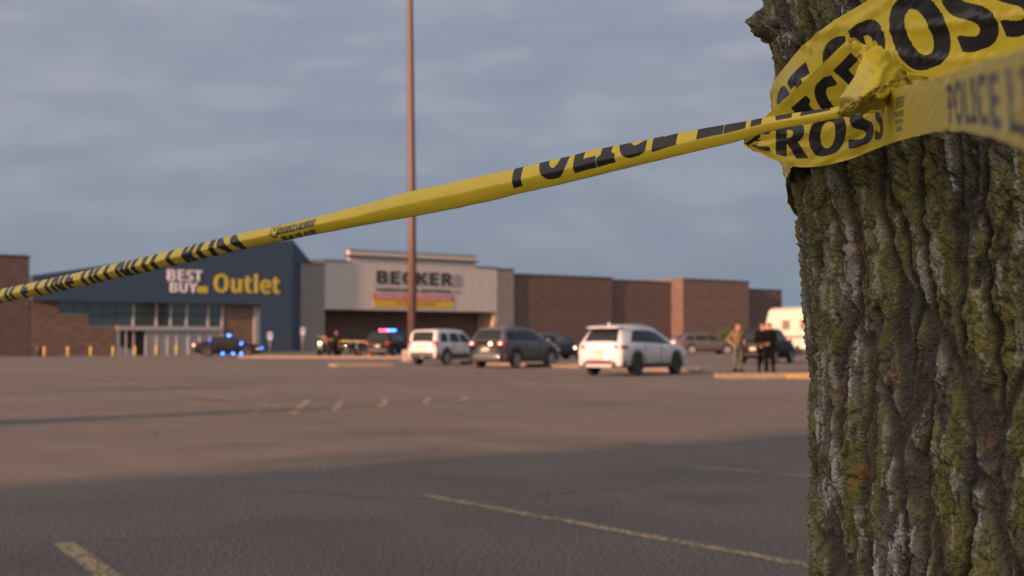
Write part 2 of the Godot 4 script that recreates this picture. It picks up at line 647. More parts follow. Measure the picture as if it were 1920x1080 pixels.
func rect(x0: float, y0: float, x1: float, y1: float) -> PackedVector2Array:
	return PackedVector2Array([Vector2(x0, y0), Vector2(x1, y0), Vector2(x1, y1), Vector2(x0, y1)])

func plated(called: String, pts: PackedVector2Array, z0: float, z1: float, m: Material, parent: Node) -> MeshInstance3D:
	var st := begin()
	plate(st, pts, z0, z1)
	return obj(called, st, m, parent)

# raised letters fixed to a wall: each its own part
func letters(parent: Node, text: String, x0: float, x1: float, y0: float, cap: float, z: float, depth: float, m: Material, called := "sign_letter", joined := false) -> void:
	var size := 96
	var px := cap / 0.714 / size
	var total := bold.get_string_size(text, HORIZONTAL_ALIGNMENT_LEFT, -1, size).x * px
	var sx := (x1 - x0) / total
	var tm := TextMesh.new()
	tm.font = bold
	tm.font_size = size
	tm.pixel_size = px
	tm.text = "H"
	tm.depth = depth
	tm.curve_step = 2.0
	var base := tm.get_aabb().position.y
	for i in (1 if joined else text.length()):
		var ch := text if joined else text[i]
		if ch == " ":
			continue
		var t: TextMesh = tm.duplicate()
		t.text = ch
		var w := bold.get_string_size(ch, HORIZONTAL_ALIGNMENT_LEFT, -1, size).x * px
		var before := 0.0 if joined else bold.get_string_size(text.substr(0, i + 1), HORIZONTAL_ALIGNMENT_LEFT, -1, size).x * px - w
		var o := MeshInstance3D.new()
		o.mesh = t
		o.material_override = m
		hang(o, called, parent)
		o.position = Vector3(x0 + (before + w / 2.0) * sx, y0 - base, z + depth / 2.0)
		o.scale = Vector3(sx, 1, 1)

func coping(parent: Node, x0: float, x1: float, y: float, z0: float, z1: float) -> void:
	boxed("coping", Vector3(x0 - 0.08, y, z0 - 0.08), Vector3(x1 + 0.08, y + 0.16, z1 + 0.08), M.coping, parent)

func brick_wing() -> void:
	var o := thing("brick_building", "plain red brown brick building end at the far left edge", "building", FRONT, FRONT_TURN)
	boxed("wall", Vector3(-40, -1.0, -30), Vector3(-8.62, 9.3, 0.47), M.brick_dark, o)
	coping(o, -40, -8.62, 9.3, -30, 0.47)

func electronics_store() -> void:
	var o := thing("electronics_store", "big box store with dark blue slanted front, yellow lettering and glass entrance", "store", FRONT, FRONT_TURN)
	# blue front: a slanting fascia that comes down as a broad leg on the right
	plated("blue_front", PackedVector2Array([Vector2(-8.6, 5.12), Vector2(17.9, 5.12), Vector2(17.9, -0.45), Vector2(22.2, -0.25), Vector2(22.2, 12.4), Vector2(-8.6, 7.45)]), -0.6, 1.1, M.navy, o)
	# the side that turns back behind the grey wall, its top falling away
	var st := begin()
	var a := Vector3(22.2, 0, 1.1)
	var b := Vector3(26.75, 0, -1.62)
	var back := Vector3(-0.6, 0, -2.2)
	var r0 := PackedVector3Array([a + Vector3(0.003, -0.3, -0.003), a + Vector3(0.003, 12.38, -0.003), a + back + Vector3(0, 12.38, 0), a + back + Vector3(0, -0.3, 0)])
	var r1 := PackedVector3Array([b + Vector3(0, -0.3, 0), b + Vector3(0, 10.15, 0), b + back + Vector3(0, 10.15, 0), b + back + Vector3(0, -0.3, 0)])
	loft(st, [r0, r1])
	obj("blue_side", st, M.navy, o)
	boxed("roof_edge_trim", Vector3(-8.6, 5.06, 0.98), Vector3(17.9, 5.117, 1.14), M.trim_dark, o)
	# body behind
	boxed("store_body", Vector3(-8.55, -1.0, -45), Vector3(22.0, 7.0, -4.0), M.roofing, o)
	# brick either side of the glass
	plated("brick_wall", PackedVector2Array([Vector2(-8.6, -0.9), Vector2(0.84, -0.9), Vector2(0.84, 2.55), Vector2(-2.26, 2.55), Vector2(-2.26, 3.7), Vector2(-5.52, 3.7), Vector2(-5.52, 5.11), Vector2(-8.6, 5.11)]), -0.3, 0.45, M.brick_red, o)
	plated("brick_wall", rect(13.5, -0.8, 17.5, 5.11), -0.3, 0.45, M.brick_red, o)
	boxed("corner_post", Vector3(17.5, -0.8, -0.3), Vector3(17.88, 5.11, 0.6), M.frame, o)
	# transom glazing
	var g := 0.35
	var cols := [-5.5, -3.9, -2.24, -0.7, 0.87]
	for i in 4:
		pane(o, cols[i], 3.74, cols[i + 1], 5.1, g)
	for i in range(2, 4):
		pane(o, cols[i], 2.6, cols[i + 1], 3.72, g)
	boxed("sill", Vector3(-5.52, 3.70, 0.2), Vector3(-2.26, 3.76, 0.5), M.frame, o)
	boxed("sill", Vector3(-2.26, 2.55, 0.2), Vector3(0.84, 2.61, 0.5), M.frame, o)
	var main := [0.87, 2.81, 5.48, 7.18, 9.11, 11.74, 13.5]
	for i in 6:
		pane(o, main[i], 2.68, main[i + 1], 3.86, g)
		pane(o, main[i], 3.9, main[i + 1], 5.1, g)
	boxed("entrance_header", Vector3(0.87, 2.22, 0.1), Vector3(13.5, 2.66, 0.62), M.frame, o)
	# entrance bays below: an open dark doorway, then doors and boards
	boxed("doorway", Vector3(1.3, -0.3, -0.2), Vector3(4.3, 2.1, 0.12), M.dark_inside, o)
	var d := [[0.9, 1.28], [1.98, 2.08], [2.86, 2.98], [4.25, 4.42]]
	for p in d:
		boxed("door_post", Vector3(p[0], -0.45, 0.1), Vector3(p[1], 2.2, 0.42), M.frame, o)
	boxed("door", Vector3(1.32, -0.4, 0.2), Vector3(1.95, 0.5, 0.26), M.board, o)
	boxed("door", Vector3(2.12, -0.4, 0.2), Vector3(2.82, 0.35, 0.26), M.board, o)
	var bays := [4.42, 5.6, 6.9, 8.0, 9.4, 10.8, 12.1, 13.5]
	for i in 7:
		var f := boxed("entrance_panel", Vector3(bays[i] + 0.06, -0.4, 0.15), Vector3(bays[i + 1] - 0.06, 2.2, 0.28), M.board, o)
		boxed("mullion", Vector3(bays[i + 1] - 0.06, -0.45, 0.1), Vector3(bays[i + 1] + 0.06, 2.2, 0.42), M.frame, o)
		boxed("kick_rail", Vector3(bays[i] + 0.06, 0.85, 0.281), Vector3(bays[i + 1] - 0.06, 0.95, 0.33), M.frame, f)
	for x in [2.81, 5.48, 7.18, 9.11, 11.74]:
		boxed("mullion", Vector3(x - 0.09, 2.66, 0.2), Vector3(x + 0.09, 5.11, 0.5), M.frame, o)
	boxed("mullion", Vector3(13.4, -0.4, 0.2), Vector3(13.6, 5.11, 0.52), M.frame, o)
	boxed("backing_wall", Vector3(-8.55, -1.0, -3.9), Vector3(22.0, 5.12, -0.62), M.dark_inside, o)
	# the sign
	letters(o, "BEST", 6.16, 10.6, 7.42, 1.16, 1.1, 0.06, M.white_letter)
	letters(o, "BUY", 6.52, 9.95, 6.2, 1.08, 1.1, 0.06, M.white_letter)
	var tagp := begin()
	plate(tagp, PackedVector2Array([Vector2(9.98, 6.3), Vector2(10.12, 6.2), Vector2(11.2, 6.2), Vector2(11.2, 6.9), Vector2(10.12, 6.9), Vector2(9.98, 6.78)]), 1.103, 1.16)
	obj("price_tag_mark", tagp, M.yellow_letter, o)
	letters(o, "Outlet", 11.86, 20.6, 6.32, 1.95, 1.1, 0.06, M.yellow_letter)

func pane(parent: Node, x0: float, y0: float, x1: float, y1: float, z: float) -> void:
	boxed("window_pane", Vector3(x0 + 0.03, y0 + 0.02, z - 0.04), Vector3(x1 - 0.03, y1 - 0.02, z), M.window, parent)

func furniture_store() -> void:
	var o := thing("furniture_store", "grey rendered furniture store with raised cornice, black lettering and deep dark entrance", "store", FRONT, FRONT_TURN)
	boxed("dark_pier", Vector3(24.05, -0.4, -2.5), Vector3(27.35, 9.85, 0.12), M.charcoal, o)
	coping(o, 24.05, 27.35, 9.85, -2.5, 0.12)
	boxed("upper_wall", Vector3(27.353, 4.8, -3.0), Vector3(54.4, 10.25, 0.0), M.render_grey, o)
	coping(o, 27.5, 30.8, 10.25, -3.0, 0.0)
	coping(o, 50.9, 54.4, 10.25, -3.0, 0.0)
	boxed("raised_parapet", Vector3(31.0, 10.25, -0.3), Vector3(50.7, 10.86, -0.003), M.render_grey, o)
	boxed("cornice_band", Vector3(30.5, 10.86, -0.36), Vector3(51.2, 11.06, 0.24), M.trim_dark, o)
	boxed("cornice", Vector3(30.9, 11.063, -0.32), Vector3(50.85, 11.62, 0.14), M.render_grey, o)
	boxed("cornice_cap", Vector3(30.8, 11.62, -0.36), Vector3(50.95, 11.7, 0.2), M.coping, o)
	boxed("lintel_trim", Vector3(27.36, 4.68, -0.4), Vector3(54.4, 4.797, 0.05), M.taupe, o)
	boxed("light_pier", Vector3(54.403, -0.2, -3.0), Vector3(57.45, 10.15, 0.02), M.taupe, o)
	coping(o, 54.4, 57.45, 10.15, -3.0, 0.02)
	# the deep entrance
	boxed("porch_wall", Vector3(27.36, -0.3, -3.4), Vector3(54.39, 4.79, -3.01), M.brick_dark, o)
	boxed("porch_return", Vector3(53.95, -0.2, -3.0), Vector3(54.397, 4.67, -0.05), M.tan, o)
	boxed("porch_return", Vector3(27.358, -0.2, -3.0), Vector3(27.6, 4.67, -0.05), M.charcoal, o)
	for x in [36.5, 38.6, 40.7, 42.8]:
		var d := boxed("door", Vector3(x, -0.1, -3.0), Vector3(x + 1.9, 2.4, -2.94), M.window, o)
		boxed("door_handle", Vector3(x + 1.7, 0.9, -2.937), Vector3(x + 1.76, 1.4, -2.88), M.frame, d)
	boxed("door_frame", Vector3(36.3, 2.4, -3.0), Vector3(44.9, 2.55, -2.9), M.trim_dark, o)
	boxed("store_body", Vector3(24.2, -0.5, -60), Vector3(57.3, 9.4, -3.5), M.roofing, o)
	# lettering and banners
	letters(o, "BECKER", 34.72, 46.95, 7.88, 1.52, 0.0, 0.1, M.dark_letter)
	letters(o, "FURNITURE & MATTRESS", 34.9, 46.75, 7.0, 0.36, 0.0, 0.08, M.dark_letter, "small_lettering", true)
	plated("logo_panel", PackedVector2Array([Vector2(47.15, 7.75), Vector2(48.15, 7.75), Vector2(48.3, 8.3), Vector2(48.3, 9.1), Vector2(47.9, 9.3), Vector2(47.15, 9.3)]), 0.003, 0.06, M.ghost, o)
	boxed("logo_bar", Vector3(47.15, 7.0, 0.003), Vector3(48.2, 7.35, 0.05), M.ghost, o)
	var red := boxed("red_banner", Vector3(34.55, 5.95, 0.003), Vector3(47.15, 6.66, 0.05), M.banner_red, o)
	letters(red, "INVENTORY LIQUIDATION SALE", 34.95, 46.75, 6.1, 0.42, 0.05, 0.015, M.banner_white, "banner_lettering", true)
	var yel := boxed("yellow_banner", Vector3(34.55, 5.1, 0.003), Vector3(47.15, 5.947, 0.045), M.banner_yellow, o)
	letters(yel, "STORE CLOSING", 38.0, 44.2, 5.38, 0.4, 0.045, 0.015, M.banner_ink, "banner_lettering", true)

func brick_store() -> void:
	var o := thing("brick_store", "long dark brown brick store wall stepping back on the right", "building", FRONT, FRONT_TURN)
	boxed("wall", Vector3(57.453, -0.6, -45), Vector3(76.4, 9.6, -0.3), M.brick_dark, o)
	coping(o, 57.55, 76.4, 9.6, -45, -0.3)
	boxed("wall", Vector3(76.403, -0.6, -45), Vector3(89.2, 9.36, -0.6), M.brick_dark, o)
	coping(o, 76.6, 89.1, 9.36, -45, -0.6)
	boxed("wall", Vector3(89.203, -0.6, -45), Vector3(104.35, 9.8, 1.55), M.brick_red, o)
	coping(o, 89.28, 104.3, 9.8, -45, 1.55)
	boxed("end_pier", Vector3(89.15, -0.6, -0.5), Vector3(89.198, 10.0, 1.553), M.brick_dark, o)
	boxed("wall", Vector3(104.353, -0.6, -45), Vector3(115.2, 8.8, -0.4), M.brick_dark, o)
	coping(o, 104.5, 115.2, 8.8, -45, -0.4)
	boxed("shadow_strip", Vector3(76.5, 0.0, -0.6), Vector3(76.7, 9.3, -0.42), M.trim_dark, o)  # dark strip added where the wall step throws its shadow

func front(u: float, w: float, lift := 0.0) -> Vector3:
	var x := FRONT.x + u * 0.7193 + w * 0.6947
	var z := FRONT.z - u * 0.6947 + w * 0.7193
	return Vector3(x, lot(x, z) + lift, z)

func bollards() -> void:
	var spots := [-8.78, -6.34, -3.91, -1.48, 0.95, 3.37, 5.71, 8.3]
	var where := ["at the foot of the left brick wall", "second from the left brick building", "third from the left brick building", "just left of the glass entrance", "before the dark open doorway", "before the pale door panels", "next to the tail of the dark sedan", "half hidden by the dark sedan's tail"]
	var first: Node3D
	for i in 8:
		var label: String = "yellow steel bollard " + where[i]
		if i == 0:
			first = thing("bollard", label, "bollard", front(spots[i], 4.0), 0.0, "yellow bollards along the store front")
			var st := begin(true)
			lathe(st, PackedVector2Array([Vector2(0.115, -0.1), Vector2(0.115, 0.98), Vector2(0.105, 1.04), Vector2(0.07, 1.085), Vector2(0.0, 1.1)]), Vector3.ZERO, Vector3.UP, 16)
			obj("post", st, M.bollard, first)
			st = begin(true)
			lathe(st, PackedVector2Array([Vector2(0.16, -0.02), Vector2(0.16, 0.03), Vector2(0.118, 0.06)]), Vector3.ZERO, Vector3.UP, 16)
			obj("footing", st, M.concrete, first)
		else:
			dup(first, front(spots[i], 4.0), 0.0, label)

func store_signs() -> void:
	# parking signs on thin posts
	for s in [[506.0, 150.0, "white parking sign on a thin post before the blue wall"], [567.5, 158.0, "white parking sign on a thin post before the dark grey pier"]]:
		var p := at(s[0], 630.0 if s[0] < 520.0 else 621.0, s[1])
		var y := lot(p.x, p.z)
		var o := thing("parking_sign", s[2], "sign", Vector3(p.x, y, p.z), 0.5)
		var st := begin(true)
		tube(st, [Vector3(0, -0.1, 0), Vector3(0, p.y - y + 0.4, 0)], [0.03, 0.03])
		obj("post", st, M.galvanised, o)
		var pl := boxed("sign_plate", Vector3(-0.23, p.y - y - 0.36, 0.032), Vector3(0.23, p.y - y + 0.36, 0.045), M.sign_white, o)
		boxed("blue_symbol_panel", Vector3(-0.12, p.y - y - 0.05, 0.046), Vector3(0.12, p.y - y + 0.22, 0.05), M.sign_blue, pl)

func lot_lamp() -> void:
	var o := thing("lot_light_pole", "tall brown steel light pole on a round concrete base", "light pole", on_lot(-5.62, 86.5))
	var st := begin(true)
	lathe(st, PackedVector2Array([Vector2(0.46, -0.2), Vector2(0.46, 0.62), Vector2(0.42, 0.67), Vector2(0.0, 0.68)]), Vector3(-0.12, 0, 0), Vector3.UP, 24)
	obj("concrete_base", st, M.concrete, o)
	st = begin(true)
	tube(st, [Vector3(0, 0.68, 0), Vector3(-0.03, 8, 0), Vector3(-0.17, 20, 0), Vector3(-0.22, 26, 0)], [0.255, 0.235, 0.18, 0.155], 20)
	obj("mast", st, M.steel_brown, o)
	boxed("base_plate", Vector3(-0.36, 0.68, -0.36), Vector3(0.36, 0.72, 0.36), M.steel_brown, o)
	for s in [-1.0, 1.0]:
		st = begin(true)
		tube(st, [Vector3(-0.22, 25.6, 0), Vector3(-0.22 + s * 1.2, 25.9, 0)], [0.06, 0.05], 8)
		var arm := obj("arm", st, M.steel_brown, o)
		boxed("lamp_head", Vector3(-0.22 + s * 1.5 - 0.4, 25.75, -0.3), Vector3(-0.22 + s * 1.5 + 0.4, 26.0, 0.3), M.steel_brown, arm)
# ------------------------------------------------------------------ vehicles
# local axes: x forward, y up, z to the vehicle's right; the origin on the ground under its middle
func curve_at(p: Array, x: float) -> float:
	if x <= p[0][0]:
		return p[0][1]
	for i in p.size() - 1:
		if x <= p[i + 1][0]:
			var t: float = (x - p[i][0]) / (p[i + 1][0] - p[i][0])
			return lerpf(p[i][1], p[i + 1][1], t)
	return p[p.size() - 1][1]

class Car:
	var length := 4.7
	var width := 1.86
	var top: Array          # roof line (x, y)
	var belt: Array         # sill of the windows (x, y)
	var axles := [-1.4, 1.35]
	var wheel := 0.34
	var floor_y := 0.26
	var tuck := 0.78        # roof width over body width

func half_width(c: Car, x: float) -> float:
	var e := absf(x) / (c.length / 2.0)
	return c.width / 2.0 * (1.0 - 0.10 * pow(e, 5.0) - 0.02 * e * e)

func section(c: Car, x: float, shrink := 1.0) -> PackedVector3Array:
	var yt := curve_at(c.top, x)
	var yb := c.floor_y
	for a in c.axles:
		var d := absf(x - a)
		var r := c.wheel + 0.07
		if d < r:
			yb = maxf(yb, c.wheel + sqrt(r * r - d * d))
	var ybelt := minf(curve_at(c.belt, x), yt - 0.03)
	var hw := half_width(c, x)
	var up := clampf((yt - ybelt) / 0.5, 0.0, 1.0)
	var wr := lerpf(hw * 0.90, c.width / 2.0 * c.tuck, up)
	var mid := lerpf(maxf(yb, 0.45), ybelt, 0.55)
	yb = minf(yb, mid - 0.06)
	var half := [Vector2(0.0, yb), Vector2(hw * 0.90, yb), Vector2(hw * 0.985, yb + 0.05), Vector2(hw, mid), Vector2(hw * 0.985, lerpf(mid, ybelt, 0.6)), Vector2(hw * 0.955, ybelt), Vector2(wr, yt - 0.055 * (0.3 + up)), Vector2(wr * 0.93, yt - 0.012), Vector2(wr * 0.7, yt + 0.012), Vector2(0.0, yt + 0.022)]
	var out := PackedVector3Array()
	for p in half:
		out.append(Vector3(x, lerpf(0.72, p.y, shrink), p.x * shrink))
	for i in range(half.size() - 2, 0, -1):
		out.append(Vector3(x, lerpf(0.72, half[i].y, shrink), -half[i].x * shrink))
	return out

func side_glass(parent: Node, c: Car, m: Material, x0b: float, x1b: float, x0t: float, x1t: float, lo := 0.08, hi := 0.86) -> void:
	for s in [1.0, -1.0]:
		var st := begin(true)
		var rows := []
		for k in 2:
			var row := []
			for i in 7:
				var x := lerpf(x0b if k == 0 else x0t, x1b if k == 0 else x1t, i / 6.0)
				var q := section(c, x)
				var p := q[5].lerp(q[6], lo if k == 0 else hi)
				row.append(Vector3(p.x, p.y + 0.002, (p.z + 0.012) * s))
			rows.append(row)
		for i in 6:
			quad(st, rows[0][i], rows[0][i + 1], rows[1][i + 1], rows[1][i], Vector3(0, 0.3, s))
		obj("side_window", st, m, parent)

func top_glass(called: String, parent: Node, c: Car, m: Material, xa: float, xb: float, zf := 0.88) -> void:
	var st := begin(true)
	var grid := []
	for i in 7:
		var x := lerpf(xa, xb, i / 6.0)
		var e := 0.01
		var slope := (curve_at(c.top, x + e) - curve_at(c.top, x - e)) / (2 * e)
		var n := Vector3(-slope, 1, 0).normalized() * 0.016
		var q := section(c, x)
		var row := []
		for k in 7:
			var f := (k / 6.0 - 0.5) * 2.0
			var w: float = q[7].z * zf * f
			var y: float = lerpf(q[9].y, q[7].y, pow(absf(f), 3.0))
			row.append(Vector3(x, y, w) + n)
		grid.append(row)
	for i in 6:
		for k in 6:
			quad(st, grid[i][k], grid[i + 1][k], grid[i + 1][k + 1], grid[i][k + 1], Vector3(-0.5 if xa < 0 else 0.5, 0.6, 0))
	obj(called, st, m, parent)

func wheels(parent: Node, c: Car, rim: Material, spokes := 5) -> void:
	for a in c.axles:
		for s in [1.0, -1.0]:
			var at_ := Vector3(a, c.wheel, s * (c.width / 2.0 - 0.115))
			var r := c.wheel
			var st := begin(true)
			lathe(st, PackedVector2Array([Vector2(r * 0.60, -0.105), Vector2(r * 0.93, -0.11), Vector2(r, -0.08), Vector2(r, 0.08), Vector2(r * 0.93, 0.11), Vector2(r * 0.66, 0.105), Vector2(r * 0.62, 0.06), Vector2(0.0, 0.05)]), at_, Vector3(0, 0, s), 28)
			var w := obj("wheel", st, M.tyre, parent)
			st = begin()
			for k in spokes:
				var t := TAU * k / spokes + 0.3
				var u := Vector3(cos(t), sin(t), 0)
				var v := Vector3(-sin(t), cos(t), 0)
				var p0 := at_ + Vector3(0, 0, s * 0.082)
				var p1 := at_ + Vector3(0, 0, s * 0.098)
				quad(st, p0 + v * 0.05 + u * 0.03, p0 - v * 0.05 + u * 0.03, p1 - v * 0.032 + u * r * 0.62, p1 + v * 0.032 + u * r * 0.62, Vector3(0, 0, s))
			lathe(st, PackedVector2Array([Vector2(r * 0.68, 0.0), Vector2(r * 0.68, 0.012), Vector2(r * 0.6, 0.006), Vector2(r * 0.6, 0.0)]), at_ + Vector3(0, 0, s * 0.098), Vector3(0, 0, s), 28)
			lathe(st, PackedVector2Array([Vector2(0.055, 0.0), Vector2(0.055, 0.025), Vector2(0.03, 0.035)]), at_ + Vector3(0, 0, s * 0.07), Vector3(0, 0, s), 12)
			obj("rim", st, rim, w)

func arches(parent: Node, c: Car, m: Material, wide := 0.07) -> void:
	for a in c.axles:
		for s in [1.0, -1.0]:
			var st := begin(true)
			var r0 := c.wheel + 0.062
			for k in 14:
				var q := []
				for e in [[0, 0], [1, 0], [1, 1], [0, 1]]:
					var t := lerpf(-0.12, PI + 0.12, (k + e[0]) / 14.0)
					var r: float = r0 + wide * e[1]
					var x: float = a + cos(t) * r
					q.append(Vector3(x, maxf(0.24, c.wheel + sin(t) * r), s * (half_width(c, x) + 0.012 - 0.012 * e[1])))
				quad(st, q[0], q[1], q[2], q[3], Vector3(0, 0, s))
			obj("wheel_arch", st, m, parent)

func rear_y(c: Car) -> float:
	return curve_at(c.top, -c.length / 2.0 + 0.02)

func body(parent: Node, c: Car, m: Material) -> void:
	var xs := []
	var h := c.length / 2.0
	var n := 64
	for i in n + 1:
		xs.append(lerpf(-h + 0.05, h - 0.05, float(i) / n))
	for a in c.axles:
		for d in [-1.0, -0.985, -0.9, 0.9, 0.985, 1.0]:
			xs.append(a + d * (c.wheel + 0.0695))
	for p in c.top:
		if absf(p[0]) < h - 0.06:
			xs.append(p[0])
	xs.sort()
	var rings := []
	var e0 := section(c, -h + 0.05, 0.93)
	var e1 := section(c, h - 0.05, 0.9)
	for i in e0.size():
		e0[i].x = -h
		e1[i].x = h
	rings.append(e0)
	for x in xs:
		rings.append(section(c, x))
	rings.append(e1)
	var st := begin(true)
	loft(st, rings)
	obj("body", st, m, parent)
	# dark floor between the wheels
	boxed("underbody", Vector3(-h + 0.25, c.floor_y - 0.06, -c.width * 0.36), Vector3(h - 0.25, c.floor_y + 0.35, c.width * 0.36), M.cladding, parent)

func mirrors(parent: Node, c: Car, x: float, m: Material) -> void:
	var y := curve_at(c.belt, x) + 0.1
	for s in [1.0, -1.0]:
		var st := begin(true)
		ball(st, Vector3(x, y, s * (c.width / 2.0 + 0.07)), Vector3(0.07, 0.08, 0.12), 6)
		obj("mirror", st, m, parent)

func handles(parent: Node, c: Car, xs: Array, m: Material) -> void:
	for x in xs:
		for s in [1.0, -1.0]:
			var z := half_width(c, x) + 0.004
			var y := curve_at(c.belt, x) - 0.13
			var st := begin()
			box(st, Vector3(x - 0.1, y - 0.018, s * z - 0.02), Vector3(x + 0.1, y + 0.018, s * z + 0.02))
			obj("door_handle", st, m, parent)
			st = begin()
			box(st, Vector3(x - 0.165, 0.4, s * z - 0.02), Vector3(x - 0.15, curve_at(c.belt, x) - 0.02, s * z - 0.001))
			obj("door_gap", st, M.cladding, parent)

# a lamp that wraps the rear or front corner
func corner_lamp(called: String, parent: Node, c: Car, end: float, y0: float, y1: float, inner: float, back: float, m: Material, sides := [1.0, -1.0]) -> void:
	var h := c.length / 2.0
	for s in sides:
		var st := begin(true)
		var hw := half_width(c, (h - 0.05) * end)
		var ring := []
		var pts := [Vector2(h + 0.012, inner), Vector2(h + 0.012, hw * 0.80), Vector2(h - 0.03, hw * 0.965), Vector2(h - 0.10, hw * 1.02 + 0.012), Vector2(h - back, half_width(c, (h - back) * end) + 0.012)]
		var inn := [Vector2(h - 0.06, inner), Vector2(h - 0.06, hw * 0.8), Vector2(h - 0.09, hw * 0.9), Vector2(h - 0.14, hw * 0.92), Vector2(h - back, hw * 0.94)]
		var rings := []
		for i in 5:
			var t0 := y0 + (0.02 if i == 0 or i == 4 else 0.0)
			var t1 := y1 - (0.02 if i == 0 or i == 4 else 0.0)
			rings.append(PackedVector3Array([Vector3(pts[i].x * end, t0, pts[i].y * s), Vector3(pts[i].x * end, t1, pts[i].y * s), Vector3(inn[i].x * end, t1, inn[i].y * s), Vector3(inn[i].x * end, t0, inn[i].y * s)]))
		loft(st, rings)
		obj(called, st, m, parent)

func number_plate(parent: Node, c: Car, y: float, end := -1.0) -> void:
	var h := c.length / 2.0
	var x := h + 0.006
	boxed("number_plate", Vector3(minf(x * end, (x + 0.02) * end), y, -0.16), Vector3(maxf(x * end, (x + 0.02) * end), y + 0.15, 0.16), M.plate, parent)

func bumper(called: String, parent: Node, c: Car, end: float, y0: float, y1: float, m: Material, out := 0.05) -> void:
	var h := c.length / 2.0
	var rings := []
	for i in 13:
		var f := (i / 12.0 - 0.5) * 2.0
		var hw := half_width(c, h * 0.9)
		var z := f * hw * 1.01
		var x := h + out - 0.16 * pow(absf(f), 4.0)
		rings.append(PackedVector3Array([Vector3(x * end, y0 + 0.03, z), Vector3((x + 0.012) * end, lerpf(y0, y1, 0.5), z), Vector3(x * end, y1 - 0.02, z), Vector3((x - 0.04) * end, y1, z), Vector3((h - 0.3) * end, y1, z * 0.985), Vector3((h - 0.3) * end, y0, z * 0.985), Vector3((x - 0.04) * end, y0, z)]))
	var st := begin(true)
	loft(st, rings)
	obj(called, st, m, parent)

func rails(parent: Node, c: Car, x0: float, x1: float, m: Material) -> void:
	for s in [1.0, -1.0]:
		var path := []
		var rad := []
		for i in 9:
			var x := lerpf(x0, x1, i / 8.0)
			var q := section(c, x)
			path.append(Vector3(x, q[7].y + (0.055 if i > 0 and i < 8 else 0.0), q[7].z * 0.98 * s))
			rad.append(0.016)
		var st := begin(true)
		tube(st, path, rad, 6)
		obj("roof_rail", st, m, parent)

func dark_paint(c: Color, rough: float) -> StandardMaterial3D:
	var m := mat(c, rough)
	m.metallic_specular = 0.28
	return m

func facing(deg: float) -> float:
	return deg_to_rad(90.0 - deg)

# where the middle of a vehicle stands, from the ground point of its right rear wheel
func from_rear_right(x: float, ahead: float, deg: float, c: Car) -> Vector3:
	var t := deg_to_rad(deg)
	var f := Vector2(sin(t), cos(t))
	var r := Vector2(cos(t), -sin(t))
	var p: Vector2 = Vector2(x, ahead) - f * float(c.axles[0]) - r * (c.width / 2.0 - 0.12)
	return on_lot(p.x, p.y)

func vehicles() -> void:
	white_crossover()
	grey_suv()
	old_white_suv()
	black_suv()
	police_sedan()
	police_suv()
	side_cars()
	trailer()
	motorcycles()

func white_crossover() -> void:
	var c := Car.new()
	c.length = 4.78
	c.width = 1.9
	c.axles = [-1.385, 1.385]
	c.wheel = 0.36
	c.floor_y = 0.32
	c.tuck = 0.655
	c.top = [[-2.39, 1.02], [-2.33, 1.10], [-2.05, 1.50], [-1.93, 1.60], [-1.65, 1.665], [-0.9, 1.715], [-0.2, 1.70], [0.3, 1.63], [0.8, 1.42], [1.42, 1.12], [1.9, 1.05], [2.2, 0.98], [2.39, 0.82]]
	c.belt = [[-2.39, 1.07], [-1.5, 1.10], [0.0, 1.05], [1.35, 1.02], [2.39, 0.80]]
	var o := thing("white_crossover", "white crossover with roof spoiler and thin red tail lamps, nearest car to the camera", "car", from_rear_right(4.18, 51.9, 34.0, c), facing(34.0))
	var white := paint(Color(0.50, 0.51, 0.54))
	body(o, c, white)
	top_glass("rear_window", o, c, M.glass, -2.30, -1.98, 0.92)
	top_glass("windscreen", o, c, M.glass, 0.42, 1.36, 0.96)
	side_glass(o, c, M.glass, -1.78, -0.15, -1.35, -0.22, 0.10, 0.84)
	side_glass(o, c, M.glass, -0.12, 1.05, -0.2, 0.5, 0.10, 0.84)
	# spoiler over the rear window
	var st := begin(true)
	var rings := []
	for i in 9:
		var f := (i / 8.0 - 0.5) * 2.0
		var z := f * 0.64
		var dx := 0.10 * pow(absf(f), 3.0)
		rings.append(PackedVector3Array([Vector3(-2.27 + dx, 1.605, z), Vector3(-2.27 + dx, 1.64, z), Vector3(-1.85, 1.69, z), Vector3(-1.85, 1.645, z)]))
	loft(st, rings)
	obj("spoiler", st, white, o)
	st = begin(true)
	plate(st, PackedVector2Array([Vector2(-1.8, 1.66), Vector2(-1.55, 1.66), Vector2(-1.72, 1.80), Vector2(-1.79, 1.79)]), -0.02, 0.02)
	obj("roof_fin", st, white, o)
	corner_lamp("tail_lamp", o, c, -1.0, 0.92, 1.03, 0.56, 0.36, M.tail_red)
	bumper("rear_bumper", o, c, -1.0, 0.27, 0.50, M.cladding, 0.04)
	boxed("skid_plate", Vector3(-2.455, 0.30, -0.5), Vector3(-2.2, 0.40, 0.5), M.galvanised, o)
	boxed("reflector_strip", Vector3(-2.425, 0.505, -0.5), Vector3(-2.3, 0.53, 0.5), M.tail_red, o)
	number_plate(o, c, 0.74)
	bumper("front_bumper", o, c, 1.0, 0.27, 0.55, white, -0.01)
	corner_lamp("head_lamp", o, c, 1.0, 0.62, 0.78, 0.5, 0.3, M.head_clear)
	arches(o, c, M.cladding, 0.065)
	for s in [1.0, -1.0]:
		boxed("sill_cladding", Vector3(-1.0, 0.26, s * 0.935 - 0.03), Vector3(1.0, 0.42, s * 0.935 + 0.03), M.cladding, o)
	wheels(o, c, M.rim_dark, 5)
	mirrors(o, c, 0.95, white)
	handles(o, c, [-0.75, 0.35], white)
	rails(o, c, -1.5, 0.2, M.galvanised)
	number_glint(o, Vector3(-2.41, 0.62, 0.28))

